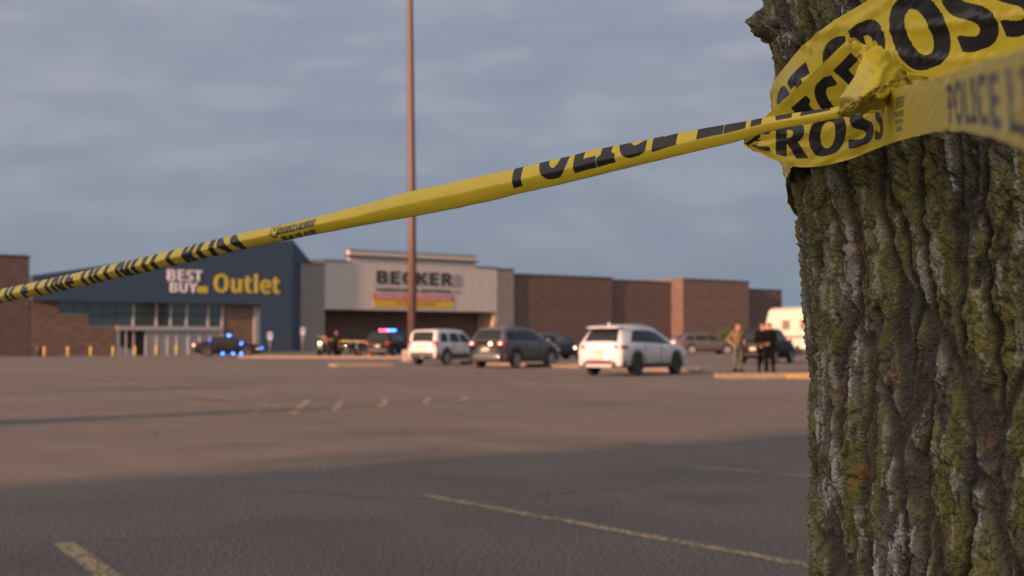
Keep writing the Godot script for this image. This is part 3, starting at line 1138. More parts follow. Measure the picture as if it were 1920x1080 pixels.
# a sun glint low on the tail, made as a glowing ball
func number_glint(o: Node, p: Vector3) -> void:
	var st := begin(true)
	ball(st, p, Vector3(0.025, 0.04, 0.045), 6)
	obj("tail_glint", st, M.sun_glint, o)

func grey_suv() -> void:
	var c := Car.new()
	c.length = 4.95
	c.width = 1.98
	c.axles = [-1.5, 1.5]
	c.wheel = 0.38
	c.floor_y = 0.31
	c.tuck = 0.67
	c.top = [[-2.475, 1.10], [-2.43, 1.16], [-2.16, 1.55], [-2.02, 1.68], [-1.7, 1.75], [-0.8, 1.79], [0.0, 1.765], [0.45, 1.68], [0.95, 1.44], [1.45, 1.19], [1.9, 1.13], [2.3, 1.05], [2.475, 0.85]]
	c.belt = [[-2.475, 1.15], [-1.5, 1.15], [0.0, 1.12], [1.4, 1.10], [2.475, 0.83]]
	var o := thing("grey_suv", "large grey sport utility vehicle with sunlit tail, between the two white cars", "car", from_rear_right(0.13, 66.2, 31.0, c), facing(31.0))
	var grey := paint(Color(0.088, 0.089, 0.091), 0.3)
	grey.metallic = 0.3
	grey.clearcoat = 0.3
	body(o, c, grey)
	top_glass("rear_window", o, c, M.glass, -2.40, -2.08, 0.92)
	top_glass("windscreen", o, c, M.glass, 0.55, 1.40, 0.96)
	side_glass(o, c, M.glass, -2.1, -1.3, -1.98, -1.3, 0.10, 0.84)
	side_glass(o, c, M.glass, -1.2, -0.1, -1.2, -0.15, 0.10, 0.84)
	side_glass(o, c, M.glass, 0.0, 1.15, -0.05, 0.62, 0.10, 0.84)
	corner_lamp("tail_lamp", o, c, -1.0, 0.98, 1.13, 0.5, 0.36, M.tail_red)
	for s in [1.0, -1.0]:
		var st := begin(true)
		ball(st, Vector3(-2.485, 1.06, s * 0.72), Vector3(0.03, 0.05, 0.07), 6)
		obj("tail_bulb_or_glint", st, M.lit_pink, o)
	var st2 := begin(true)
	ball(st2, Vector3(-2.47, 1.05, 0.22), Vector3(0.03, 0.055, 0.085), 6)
	obj("centre_glint", st2, M.sun_glint, o)  # sun glint on the tailgate, put in as a glowing ball
	bumper("rear_bumper", o, c, -1.0, 0.30, 0.62, grey, 0.04)
	boxed("bumper_step", Vector3(-2.53, 0.45, -0.7), Vector3(-2.3, 0.49, 0.7), M.cladding, o)
	number_plate(o, c, 0.74)
	bumper("front_bumper", o, c, 1.0, 0.3, 0.55, grey, -0.01)
	corner_lamp("head_lamp", o, c, 1.0, 0.66, 0.82, 0.5, 0.3, M.head_clear)
	arches(o, c, M.cladding, 0.05)
	for s in [1.0, -1.0]:
		boxed("sill_cladding", Vector3(-1.1, 0.26, s * 0.97 - 0.03), Vector3(1.1, 0.38, s * 0.97 + 0.03), M.cladding, o)
	wheels(o, c, M.rim, 6)
	mirrors(o, c, 1.05, grey)
	handles(o, c, [-0.6, 0.5], grey)
	rails(o, c, -1.9, 0.3, M.cladding)

func old_white_suv() -> void:
	var c := Car.new()
	c.length = 4.44
	c.width = 1.82
	c.axles = [-1.31, 1.31]
	c.wheel = 0.35
	c.floor_y = 0.34
	c.tuck = 0.80
	c.top = [[-2.22, 1.02], [-2.17, 1.10], [-2.05, 1.55], [-1.95, 1.66], [-1.7, 1.70], [-0.6, 1.73], [0.2, 1.70], [0.5, 1.62], [0.8, 1.42], [1.15, 1.13], [1.7, 1.08], [2.1, 1.02], [2.22, 0.85]]
	c.belt = [[-2.22, 1.08], [0.0, 1.06], [1.2, 1.04], [2.22, 0.83]]
	var o := thing("old_white_suv", "boxy older white sport utility vehicle with grey lower cladding, right of the light pole", "car", from_rear_right(-3.22, 74.6, 30.0, c), facing(30.0))
	var white := paint(Color(0.52, 0.52, 0.52), 0.4)
	body(o, c, white)
	top_glass("rear_window", o, c, M.glass, -2.165, -2.01, 0.88)
	top_glass("windscreen", o, c, M.glass, 0.5, 1.12, 0.95)
	side_glass(o, c, M.glass, -1.8, -1.15, -1.75, -1.2, 0.08, 0.82)
	side_glass(o, c, M.glass, -0.98, -0.1, -0.98, -0.25, 0.08, 0.82)
	side_glass(o, c, M.glass, 0.02, 0.95, -0.1, 0.48, 0.08, 0.82)
	corner_lamp("tail_lamp", o, c, -1.0, 0.86, 1.16, 0.70, 0.14, M.tail_red)
	bumper("rear_bumper", o, c, -1.0, 0.36, 0.62, M.cladding, 0.06)
	boxed("tailgate_recess", Vector3(-2.232, 0.88, -0.32), Vector3(-2.2, 0.93, 0.32), M.cladding, o)
	number_plate(o, c, 0.44)
	bumper("front_bumper", o, c, 1.0, 0.36, 0.6, M.cladding, 0.0)
	corner_lamp("head_lamp", o, c, 1.0, 0.68, 0.84, 0.5, 0.25, M.head_clear)
	arches(o, c, M.cladding, 0.10)
	for s in [1.0, -1.0]:
		boxed("sill_cladding", Vector3(-1.0, 0.3, s * 0.9 - 0.03), Vector3(1.0, 0.56, s * 0.9 + 0.02), M.cladding, o)
	wheels(o, c, M.rim, 5)
	mirrors(o, c, 0.85, M.cladding)
	handles(o, c, [-0.6, 0.4], M.cladding)
	rails(o, c, -1.7, 0.1, M.cladding)
	number_glint_dim(o, Vector3(-2.3, 0.38, 0.1))

func number_glint_dim(o: Node, p: Vector3) -> void:
	boxed("tow_hitch", p - Vector3(0.05, 0.05, 0.06), p + Vector3(0.03, 0.05, 0.06), M.chrome, o)

func black_suv() -> void:
	var c := Car.new()
	c.length = 4.75
	c.width = 1.9
	c.axles = [-1.4, 1.4]
	c.wheel = 0.37
	c.floor_y = 0.32
	c.tuck = 0.77
	c.top = [[-2.375, 1.10], [-2.32, 1.16], [-2.15, 1.58], [-2.0, 1.70], [-1.7, 1.76], [-0.6, 1.79], [0.1, 1.76], [0.45, 1.69], [0.85, 1.45], [1.2, 1.18], [1.8, 1.12], [2.25, 1.04], [2.375, 0.85]]
	c.belt = [[-2.375, 1.12], [0.0, 1.10], [1.3, 1.07], [2.375, 0.83]]
	var o := thing("black_suv", "black sport utility vehicle with sun glints glowing on its tail lamp, behind the standing officers", "car", from_rear_right(13.55, 79.5, 27.0, c), facing(27.0))
	var black := dark_paint(Color(0.010, 0.0105, 0.011), 0.4)
	body(o, c, black)
	top_glass("rear_window", o, c, M.glass, -2.30, -2.08, 0.9)
	top_glass("windscreen", o, c, M.glass, 0.5, 1.16, 0.95)
	side_glass(o, c, M.glass, -2.0, -1.15, -1.85, -1.2)
	side_glass(o, c, M.glass, -1.05, -0.05, -1.05, -0.15)
	side_glass(o, c, M.glass, 0.05, 0.98, -0.05, 0.45)
	corner_lamp("tail_lamp", o, c, -1.0, 0.85, 1.15, 0.62, 0.2, M.tail_red)
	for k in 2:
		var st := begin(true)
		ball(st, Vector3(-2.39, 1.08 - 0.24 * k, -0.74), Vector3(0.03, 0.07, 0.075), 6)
		obj("tail_bulb_or_glint", st, M.sun_glint, o)  # sun caught on the tail lamp, put in as glowing balls
	bumper("rear_bumper", o, c, -1.0, 0.32, 0.6, black, 0.05)
	number_plate(o, c, 0.68)
	bumper("front_bumper", o, c, 1.0, 0.32, 0.55, black, 0.0)
	corner_lamp("head_lamp", o, c, 1.0, 0.66, 0.8, 0.5, 0.25, M.head_clear)
	arches(o, c, M.cladding, 0.05)
	wheels(o, c, M.rim, 5)
	mirrors(o, c, 0.9, black)
	handles(o, c, [-0.6, 0.45], black)
	rails(o, c, -1.8, 0.1, M.cladding)

func sedan() -> Car:
	var c := Car.new()
	c.length = 4.9
	c.width = 1.86
	c.axles = [-1.48, 1.45]
	c.wheel = 0.34
	c.floor_y = 0.24
	c.tuck = 0.72
	c.top = [[-2.45, 0.90], [-2.38, 0.99], [-1.95, 1.05], [-1.75, 1.08], [-1.0, 1.40], [-0.6, 1.46], [0.1, 1.47], [0.45, 1.42], [1.15, 1.03], [1.7, 0.96], [2.2, 0.86], [2.45, 0.68]]
	c.belt = [[-2.45, 0.93], [-1.5, 0.98], [0.0, 0.95], [1.2, 0.92], [2.45, 0.66]]
	return c

func sedan_shell(o: Node, c: Car, p: Material, rim: Material) -> void:
	body(o, c, p)
	top_glass("rear_window", o, c, M.glass, -1.68, -1.08, 0.9)
	top_glass("windscreen", o, c, M.glass, 0.5, 1.12, 0.95)
	side_glass(o, c, M.glass, -1.4, -0.3, -1.0, -0.32)
	side_glass(o, c, M.glass, -0.2, 0.95, -0.22, 0.42)
	corner_lamp("tail_lamp", o, c, -1.0, 0.74, 0.92, 0.45, 0.25, M.tail_red)
	corner_lamp("head_lamp", o, c, 1.0, 0.5, 0.64, 0.45, 0.35, M.head_clear)
	bumper("rear_bumper", o, c, -1.0, 0.26, 0.5, p, 0.02)
	bumper("front_bumper", o, c, 1.0, 0.24, 0.45, p, 0.02)
	number_plate(o, c, 0.58)
	arches(o, c, M.cladding, 0.03)
	wheels(o, c, rim, 5)
	mirrors(o, c, 0.85, p)
	handles(o, c, [-0.75, 0.3], p)

func bulb(o: Node, p: Vector3, r: Vector3, m: Material, called := "blue_warning_light") -> void:
	var st := begin(true)
	ball(st, p, r, 6)
	obj(called, st, m, o)

func police_sedan() -> void:
	var c := sedan()
	var at_ := on_lot(-21.15, 114.6)
	var o := thing("police_sedan", "dark police sedan flashing bright blue lights before the brick and blue store front", "car", at_, facing(84.0))
	sedan_shell(o, c, dark_paint(Color(0.010, 0.011, 0.013), 0.42), M.rim_dark)
	var r := Vector3(0.09, 0.085, 0.085)
	bulb(o, Vector3(0.05, 1.55, 0.1), Vector3(0.13, 0.09, 0.12), M.lit_blue)
	bulb(o, Vector3(-1.32, 1.14, 0.72), r * 0.9, M.lit_deep_blue)
	bulb(o, Vector3(1.02, 0.97, 0.95), r, M.lit_blue)
	bulb(o, Vector3(2.47, 0.62, 0.45), r, M.lit_blue)
	for x in [-0.33, 0.42, 1.02]:
		bulb(o, Vector3(x, 0.22, 0.93), r, M.lit_blue)
	bulb(o, Vector3(-2.46, 0.84, 0.75), r, M.lit_pink, "tail_bulb_or_glint")
	var glow := OmniLight3D.new()
	glow.name = "blue_light_glow"
	o.add_child(glow)
	glow.position = Vector3(0.05, 1.55, 0.1)
	glow.light_color = Color(0.06, 0.42, 1.0).linear_to_srgb()
	glow.light_energy = 0.10
	glow.light_size = 0.08
	glow.omni_range = 60.0
	glow.omni_attenuation = 2.0
	glow.shadow_enabled = true

func police_suv() -> void:
	var c := Car.new()
	c.length = 5.0
	c.width = 1.98
	c.axles = [-1.5, 1.5]
	c.wheel = 0.37
	c.floor_y = 0.3
	c.tuck = 0.78
	c.top = [[-2.5, 1.05], [-2.45, 1.12], [-2.25, 1.55], [-2.1, 1.68], [-1.8, 1.74], [-0.6, 1.77], [0.1, 1.75], [0.5, 1.68], [0.95, 1.42], [1.35, 1.16], [1.9, 1.1], [2.35, 1.02], [2.5, 0.82]]
	c.belt = [[-2.5, 1.12], [0.0, 1.1], [1.4, 1.06], [2.5, 0.8]]
	var o := thing("police_suv", "dark police vehicle with a red and blue roof light bar, left of the pole", "car", on_lot(-8.85, 109.5), facing(12.0))
	var p := dark_paint(Color(0.014, 0.015, 0.018), 0.45)
	body(o, c, p)
	top_glass("rear_window", o, c, M.glass, -2.42, -2.18, 0.9)
	top_glass("windscreen", o, c, M.glass, 0.55, 1.3, 0.95)
	side_glass(o, c, M.glass, -2.05, -1.25, -1.95, -1.3)
	side_glass(o, c, M.glass, -1.15, -0.1, -1.15, -0.2)
	side_glass(o, c, M.glass, 0.0, 1.1, -0.1, 0.5)
	corner_lamp("tail_lamp", o, c, -1.0, 0.85, 1.1, 0.6, 0.2, M.tail_red)
	bumper("rear_bumper", o, c, -1.0, 0.32, 0.62, M.cladding, 0.05)
	number_plate(o, c, 0.72)
	wheels(o, c, M.rim, 5)
	mirrors(o, c, 1.0, p)
	handles(o, c, [-0.6, 0.5], p)
	boxed("light_bar_mount", Vector3(-0.2, 1.76, -0.6), Vector3(0.15, 1.85, 0.6), M.cladding, o)
	for k in 4:
		var z := -0.65 + 0.32 * k
		var red := k < 2
		bulb(o, Vector3(-0.02, 1.91, z + 0.17), Vector3(0.13, 0.07, 0.16), M.lit_red if red else M.lit_blue, "red_warning_light" if red else "blue_warning_light")
	for s in [-0.3, 0.3]:
		var glow := OmniLight3D.new()
		glow.name = "light_bar_glow"
		o.add_child(glow, true)
		glow.position = Vector3(-0.02, 1.91, s)
		glow.light_color = (Color(1.0, 0.05, 0.09) if s < 0 else Color(0.06, 0.42, 1.0)).linear_to_srgb()
		glow.light_energy = 0.08
		glow.light_size = 0.07
		glow.omni_range = 60.0
		glow.omni_attenuation = 2.0
		glow.shadow_enabled = true

func side_cars() -> void:
	# a dark blue car nose to the right, behind the grey one
	var c := Car.new()
	c.length = 4.6
	c.width = 1.84
	c.axles = [-1.35, 1.38]
	c.wheel = 0.35
	c.floor_y = 0.28
	c.tuck = 0.74
	c.top = [[-2.3, 1.0], [-2.2, 1.2], [-1.8, 1.52], [-1.4, 1.6], [-0.3, 1.63], [0.2, 1.58], [0.6, 1.42], [1.2, 1.08], [1.8, 1.0], [2.2, 0.9], [2.3, 0.72]]
	c.belt = [[-2.3, 1.02], [0.0, 1.0], [1.2, 0.97], [2.3, 0.7]]
	var o := thing("dark_blue_car", "dark slate blue car whose nose shows behind the grey one", "car", on_lot(2.75, 98.0), facing(58.0))
	var p := mat(Color(0.030, 0.036, 0.044), 0.35)
	body(o, c, p)
	top_glass("rear_window", o, c, M.glass, -2.15, -1.75, 0.9)
	top_glass("windscreen", o, c, M.window, 0.3, 1.15, 0.95)
	side_glass(o, c, M.glass, -1.9, -0.5, -1.5, -0.55)
	side_glass(o, c, M.window, -0.4, 1.0, -0.45, 0.35)
	corner_lamp("tail_lamp", o, c, -1.0, 0.8, 0.96, 0.5, 0.25, M.tail_red)
	corner_lamp("head_lamp", o, c, 1.0, 0.56, 0.7, 0.45, 0.35, M.head_clear)
	wheels(o, c, M.rim_dark, 5)
	arches(o, c, M.cladding, 0.05)
	mirrors(o, c, 0.85, p)
	handles(o, c, [-0.75, 0.3], p)
	bulb(o, Vector3(0.9, 0.72, 0.93), Vector3(0.06, 0.09, 0.03), M.sun_glint, "flank_glint")  # sun glint on the flank, put in as a glowing spot
	# a silver wagon seen from the side
	var d := Car.new()
	d.length = 4.7
	d.width = 1.84
	d.axles = [-1.42, 1.42]
	d.wheel = 0.35
	d.floor_y = 0.26
	d.tuck = 0.76
	d.top = [[-2.35, 0.98], [-2.25, 1.12], [-1.95, 1.45], [-1.6, 1.55], [-0.4, 1.60], [0.1, 1.57], [0.45, 1.48], [1.15, 1.08], [1.8, 0.98], [2.2, 0.86], [2.35, 0.7]]
	d.belt = [[-2.35, 1.0], [0.0, 0.98], [1.2, 0.95], [2.35, 0.68]]
	var s := thing("silver_wagon", "silver grey wagon standing side on before the brick wall", "car", on_lot(14.65, 116.5), facing(76.0))
	var q := mat(Color(0.058, 0.058, 0.058), 0.4)
	body(s, d, q)
	top_glass("rear_window", s, d, M.glass, -2.2, -1.85, 0.9)
	top_glass("windscreen", s, d, M.glass, 0.5, 1.12, 0.95)
	side_glass(s, d, M.glass, -1.95, -1.2, -1.7, -1.22)
	side_glass(s, d, M.glass, -1.1, -0.2, -1.1, -0.25)
	side_glass(s, d, M.glass, -0.1, 0.95, -0.15, 0.4)
	corner_lamp("tail_lamp", s, d, -1.0, 0.8, 1.0, 0.55, 0.25, M.tail_red)
	corner_lamp("head_lamp", s, d, 1.0, 0.55, 0.68, 0.45, 0.35, M.head_clear)
	bumper("rear_bumper", s, d, -1.0, 0.28, 0.5, q, 0.02)
	wheels(s, d, M.rim, 6)
	arches(s, d, M.cladding, 0.03)
	mirrors(s, d, 0.85, q)
	handles(s, d, [-0.7, 0.35], q)
	rails(s, d, -1.6, 0.0, M.cladding)

func trailer() -> void:
	# long side faces left and towards the sun
	var dir := Vector2(0.29, -0.957)          # right and towards the camera
	var p := Vector2(18.95, 114.5)
	var o := thing("travel_trailer", "cream coloured travel trailer with one dark window, partly behind the tree trunk", "trailer", on_lot(p.x, p.y), atan2(dir.y, dir.x))
	var cream := mat(Color(0.52, 0.55, 0.47), 0.5)
	# x along its length towards the camera, z away to the right: its lit side is at z = 0
	var st := begin()
	plate(st, PackedVector2Array([Vector2(0.0, 0.85), Vector2(8.2, 0.85), Vector2(8.4, 1.1), Vector2(8.4, 3.15), Vector2(8.0, 3.4), Vector2(0.9, 3.4), Vector2(0.45, 3.2), Vector2(-0.35, 1.7), Vector2(-0.2, 1.15)]), -2.45, 0.0)
	obj("body", st, cream, o)
	var z := 0.012
	boxed("roof_trim", Vector3(0.9, 3.26, 0.001), Vector3(8.0, 3.36, z), M.frame, o)
	boxed("stripe", Vector3(-0.15, 1.22, 0.001), Vector3(8.3, 1.36, z), mat(Color(0.2, 0.09, 0.06), 0.5), o)
	for x in [2.6, 5.4]:
		var w := boxed("window", Vector3(x, 1.85, 0.001), Vector3(x + 1.2, 2.5, z + 0.01), mat(Color(0.22, 0.17, 0.13), 0.2), o)
		boxed("window_frame", Vector3(x - 0.05, 1.8, 0.001), Vector3(x + 1.25, 1.848, z), M.frame, w)
	boxed("skirt", Vector3(0.4, 0.45, -2.4), Vector3(8.0, 0.85, -0.05), cream, o)
	for x in [4.0, 4.9]:
		for zz in [-0.1, -2.3]:
			st = begin(true)
			lathe(st, PackedVector2Array([Vector2(0.2, -0.1), Vector2(0.34, -0.1), Vector2(0.34, 0.1), Vector2(0.2, 0.1), Vector2(0.0, 0.06)]), Vector3(x, 0.34, zz), Vector3(0, 0, -1), 18)
			obj("wheel", st, M.tyre, o)
	boxed("tow_bar", Vector3(-1.3, 0.5, -1.3), Vector3(0.4, 0.62, -1.1), M.cladding, o)

func motorcycles() -> void:
	var first: Node3D
	var spots := [[-13.5, 110.5, 200.0, "dark police motorcycle with a sunlit round lamp beside the two officers"], [-11.9, 111.5, 100.0, "dark motorcycle parked behind the two officers, under the far yellow tape"]]
	for k in 2:
		var s: Array = spots[k]
		if k == 1:
			var second := dup(first, on_lot(s[0], s[1]), facing(s[2]), s[3])
			(second.get_node("headlight") as MeshInstance3D).material_override = M.head_clear
			continue
		var o := thing("motorcycle", s[3], "motorcycle", on_lot(s[0], s[1]), facing(s[2]), "dark motorcycles by the kerb")
		first = o
		for x in [-0.78, 0.78]:
			var st := begin(true)
			lathe(st, PackedVector2Array([Vector2(0.22, -0.06), Vector2(0.31, -0.06), Vector2(0.325, 0.0), Vector2(0.31, 0.06), Vector2(0.22, 0.06), Vector2(0.2, 0.0)]), Vector3(x, 0.325, 0), Vector3.BACK, 20)
			var w := obj("wheel", st, M.tyre, o)
			st = begin(true)
			lathe(st, PackedVector2Array([Vector2(0.0, -0.03), Vector2(0.2, -0.02), Vector2(0.2, 0.02), Vector2(0.0, 0.03)]), Vector3(x, 0.325, 0), Vector3.BACK, 16)
			obj("rim", st, M.rim_dark, w)
		var b := begin(true)
		tube(b, [Vector3(-0.85, 0.82, 0), Vector3(-0.5, 0.74, 0), Vector3(-0.1, 0.72, 0), Vector3(0.15, 0.85, 0), Vector3(0.5, 0.95, 0), Vector3(0.62, 0.9, 0)], [0.08, 0.14, 0.15, 0.17, 0.16, 0.08], 10)
		obj("tank_and_seat", b, paint(Color(0.015, 0.015, 0.017)), o)
		b = begin(true)
		ball(b, Vector3(0.05, 0.45, 0), Vector3(0.32, 0.22, 0.19), 8)
		obj("engine", b, M.rim_dark, o)
		b = begin(true)
		tube(b, [Vector3(0.78, 0.33, 0.1), Vector3(0.6, 1.0, 0.1)], [0.03, 0.03])
		tube(b, [Vector3(0.78, 0.33, -0.1), Vector3(0.6, 1.0, -0.1)], [0.03, 0.03])
		obj("fork", b, M.rim, o)
		b = begin(true)
		tube(b, [Vector3(0.35, 1.12, 0.42), Vector3(0.58, 1.05, 0.12), Vector3(0.58, 1.05, -0.12), Vector3(0.35, 1.12, -0.42)], [0.018, 0.018, 0.018, 0.018])
		obj("handlebar", b, M.rim_dark, o)
		b = begin(true)
		ball(b, Vector3(0.70, 0.98, 0), Vector3(0.08, 0.11, 0.11), 8)
		obj("headlight", b, M.sun_glint, o)  # sunlight on the lamp glass is put in as glow
		for z in [-0.26, 0.26]:
			boxed("pannier", Vector3(-0.95, 0.5, z - 0.1), Vector3(-0.45, 0.82, z + 0.1), M.cladding, o)
# ------------------------------------------------------------------ people
# a figure is one skin: tapered capsules between joints, blended and meshed as surface nets
func field_mesh(st: SurfaceTool, bones: Array, cell: float, blend: float) -> void:
	var lo := Vector3.ONE * 1e9
	var hi := -lo
	for b in bones:
		var r := maxf(b[2], b[3]) + blend + cell * 2.0
		for k in 2:
			lo = lo.min(b[k] - Vector3.ONE * r)
			hi = hi.max(b[k] + Vector3.ONE * r)
	var nx := int((hi.x - lo.x) / cell) + 2
	var ny := int((hi.y - lo.y) / cell) + 2
	var nz := int((hi.z - lo.z) / cell) + 2
	var f := PackedFloat32Array()
	f.resize(nx * ny * nz)
	f.fill(1.0)
	for b in bones:
		var a: Vector3 = b[0]
		var d: Vector3 = b[1] - b[0]
		var dd := maxf(d.length_squared(), 1e-8)
		var r := maxf(b[2], b[3]) + blend + cell * 2.0
		var l := ((a.min(b[1]) - Vector3.ONE * r - lo) / cell).floor().max(Vector3.ZERO)
		var h := ((a.max(b[1]) + Vector3.ONE * r - lo) / cell).ceil()
		for z in range(int(l.z), mini(nz, int(h.z) + 1)):
			for y in range(int(l.y), mini(ny, int(h.y) + 1)):
				for x in range(int(l.x), mini(nx, int(h.x) + 1)):
					var p := lo + Vector3(x, y, z) * cell - a
					var t := clampf(p.dot(d) / dd, 0.0, 1.0)
					var v := (p - d * t).length() - lerpf(b[2], b[3], t)
					var i := (z * ny + y) * nx + x
					var w := f[i]
					var k := maxf(blend - absf(v - w), 0.0) / blend
					f[i] = minf(v, w) - k * k * blend * 0.25
	var id := {}
	var verts := PackedVector3Array()
	var tint := PackedColorArray()
	var step := [0, 1, nx, nx + 1, nx * ny, nx * ny + 1, nx * ny + nx, nx * ny + nx + 1]
	for z in nz - 1:
		for y in ny - 1:
			for x in nx - 1:
				var i := (z * ny + y) * nx + x
				var m := 0
				for k in 8:
					if f[i + step[k]] < 0.0:
						m |= 1 << k
				if m == 0 or m == 255:
					continue
				var s := Vector3.ZERO
				var n := 0
				for k in 8:
					for ax in 3:
						var k2: int = k | (1 << ax)
						if k2 == k or ((m >> k) & 1) == ((m >> k2) & 1):
							continue
						var va := f[i + step[k]]
						var vb := f[i + step[k2]]
						var t := va / (va - vb)
						var pa := Vector3(k & 1, (k >> 1) & 1, (k >> 2) & 1)
						var pb := Vector3(k2 & 1, (k2 >> 1) & 1, (k2 >> 2) & 1)
						s += pa.lerp(pb, t)
						n += 1
				var p := lo + (Vector3(x, y, z) + s / n) * cell
				id[i] = verts.size()
				verts.append(p)
				var best := 1e9
				var c := Color.WHITE
				for b in bones:
					var d: Vector3 = b[1] - b[0]
					var q: Vector3 = p - b[0]
					var t := clampf(q.dot(d) / maxf(d.length_squared(), 1e-8), 0.0, 1.0)
					var v := (q - d * t).length() - lerpf(b[2], b[3], t)
					if v < best:
						best = v
						c = b[4]
				tint.append(c)
	for i in id:
		for ax in 3:
			var e: int = i + step[1 << ax]
			if e >= f.size() or (f[i] < 0.0) == (f[e] < 0.0):
				continue
			var u: int = step[1 << ((ax + 1) % 3)]
			var w: int = step[1 << ((ax + 2) % 3)]
			if not (id.has(i - u) and id.has(i - w) and id.has(i - u - w)):
				continue
			var q := [id[i], id[i - u], id[i - u - w], id[i - w]]
			var inside_first := f[i] < 0.0
			for k in ([0, 2, 1, 0, 3, 2] if inside_first else [0, 1, 2, 0, 2, 3]):
				st.set_color(tint[q[k]])
				st.add_vertex(verts[q[k]])

func figure(called: String, label: String, where: Vector3, turn: float, j: Dictionary, top: Color, bottom: Color, hair: Color, cap := false) -> void:
	var o := thing(called, label, "person", where, turn)
	var skin := Color(0.36, 0.20, 0.145)
	var shoe := Color(0.02, 0.018, 0.017)
	var head: Vector3 = j.head
	var bones := [
		[j.hip_l, j.knee_l, 0.105, 0.075, bottom], [j.knee_l, j.ankle_l, 0.076, 0.062, bottom],
		[j.hip_r, j.knee_r, 0.105, 0.075, bottom], [j.knee_r, j.ankle_r, 0.076, 0.062, bottom],
		[j.pelvis + Vector3(-0.06, 0, 0), j.pelvis + Vector3(0.06, 0, 0), 0.125, 0.125, bottom],
		[j.pelvis + Vector3(0, 0.09, 0), j.chest, 0.150, 0.178, top], [j.chest + Vector3(-0.07, 0, 0), j.chest + Vector3(0.07, 0, 0), 0.165, 0.165, top],
		[j.chest, j.neck, 0.13, 0.075, top], [j.neck, head, 0.055, 0.06, skin],
		[j.sh_l, j.neck, 0.065, 0.06, top], [j.sh_r, j.neck, 0.065, 0.06, top],
		[j.sh_l, j.el_l, 0.070, 0.054, top], [j.el_l, j.wr_l, 0.045, 0.032, top if j.get("long", true) else skin],
		[j.sh_r, j.el_r, 0.070, 0.054, top], [j.el_r, j.wr_r, 0.045, 0.032, top if j.get("long", true) else skin],
	]
	for s in ["l", "r"]:
		var a: Vector3 = j["ankle_" + s]
		var fwd: Vector3 = j.get("toe", Vector3(0, 0, 1))
		bones.append([a + Vector3(0, -0.045, 0) - fwd * 0.05, a + Vector3(0, -0.052, 0) + fwd * 0.15, 0.045, 0.036, shoe])
	var st := begin(true)
	field_mesh(st, bones, 0.026, 0.05)
	# head with its own fine grid
	var look: Vector3 = j.get("look", Vector3(0, 0, 1)).normalized()
	var side := Vector3.UP.cross(look).normalized()
	var up := look.cross(side)
	var h := []
	h.append([head + up * 0.03 - look * 0.015, head + up * 0.03 + look * 0.02, 0.092, 0.088, skin])
	h.append([head - up * 0.05 + look * 0.03, head - up * 0.085 + look * 0.062, 0.062, 0.034, skin])
	h.append([head + up * 0.02 + look * 0.098, head - up * 0.022 + look * 0.122, 0.010, 0.017, skin])
	h.append([head - up * 0.056 - side * 0.02 + look * 0.092, head - up * 0.056 + side * 0.02 + look * 0.092, 0.010, 0.010, Color(0.30, 0.12, 0.10)])
	for s in [-1.0, 1.0]:
		h.append([head + side * 0.088 * s + up * 0.025, head + side * 0.092 * s - up * 0.02, 0.018, 0.012, skin])
		h.append([head + side * 0.034 * s + up * 0.028 + look * 0.09, head + side * 0.03 * s + up * 0.028 + look * 0.091, 0.013, 0.013, Color(0.06, 0.04, 0.035)])
	h.append([head - up * 0.04, (head + j.neck) / 2.0, 0.056, 0.058, skin])
	field_mesh(st, h, 0.011, 0.018)
	# hands: a palm with four bent fingers and a thumb
	for s in ["l", "r"]:
		var w: Vector3 = j["wr_" + s]
		var d: Vector3 = (w - j["el_" + s]).normalized()
		var across := d.cross(look).normalized()
		if across.length() < 0.5:
			across = side
		var hand := []
		hand.append([w, w + d * 0.075, 0.027, 0.033, skin])
		for k in 4:
			var root := w + d * 0.085 + across * (k - 1.5) * 0.019
			var long_: float = [0.062, 0.075, 0.07, 0.052][k]
			var mid := root + d * long_ * 0.55
			hand.append([root, mid, 0.0095, 0.009, skin])
			hand.append([mid, mid + (d * 0.7 + look * 0.5).normalized() * long_ * 0.5, 0.009, 0.0075, skin])
		hand.append([w + d * 0.03 - across * 0.02, w + d * 0.07 - across * 0.052 + look * 0.02, 0.012, 0.009, skin])
		field_mesh(st, hand, 0.009, 0.008)
	var m := mat(Color.WHITE, 0.8)
	m.vertex_color_use_as_albedo = true
	m.metallic_specular = 0.15
	obj("body", st, m, o)
	# hair or cap
	st = begin(true)
	var rings := []
	for k in 7:
		var t := k / 6.0 * PI * 0.5
		var ring := PackedVector3Array()
		for i in 16:
			var a := TAU * i / 16
			var r := 0.106 * cos(t)
			var drop := 0.035 * clampf(-sin(a), -0.3, 1.0) * (1.0 - k / 6.0)
			ring.append(head + side * cos(a) * r * 0.97 + look * (sin(a) * r * 1.08 - 0.004) + up * (0.045 + 0.086 * sin(t) - drop))
		rings.append(ring)
	loft(st, rings, true, true)
	obj("cap" if cap else "hair", st, mat(hair, 0.85), o)
	if cap:
		st = begin(true)
		var peak := []
		for k in 3:
			var ring := PackedVector3Array()
			for e in [[0.0, 0.0], [1.0, -0.01], [1.0, 0.0], [0.0, 0.012]]:
				ring.append(head + side * (k - 1) * 0.075 + look * (0.07 + e[0] * (0.10 - 0.03 * absf(k - 1))) + up * (0.05 + e[1]))
			peak.append(ring)
		loft(st, peak)
		obj("cap_peak", st, mat(hair, 0.6), o)
	# duty belt
	st = begin(true)
	var p: Vector3 = j.pelvis + Vector3(0, 0.1, 0)
	var belt := []
	for e in [[0.0, -0.025], [0.012, -0.02], [0.012, 0.02], [0.0, 0.025]]:
		var ring := PackedVector3Array()
		for i in 18:
			var a := TAU * i / 18
			ring.append(p + Vector3(cos(a) * (0.178 + e[0]), e[1], sin(a) * (0.142 + e[0])))
		belt.append(ring)
	loft(st, belt, true, false)
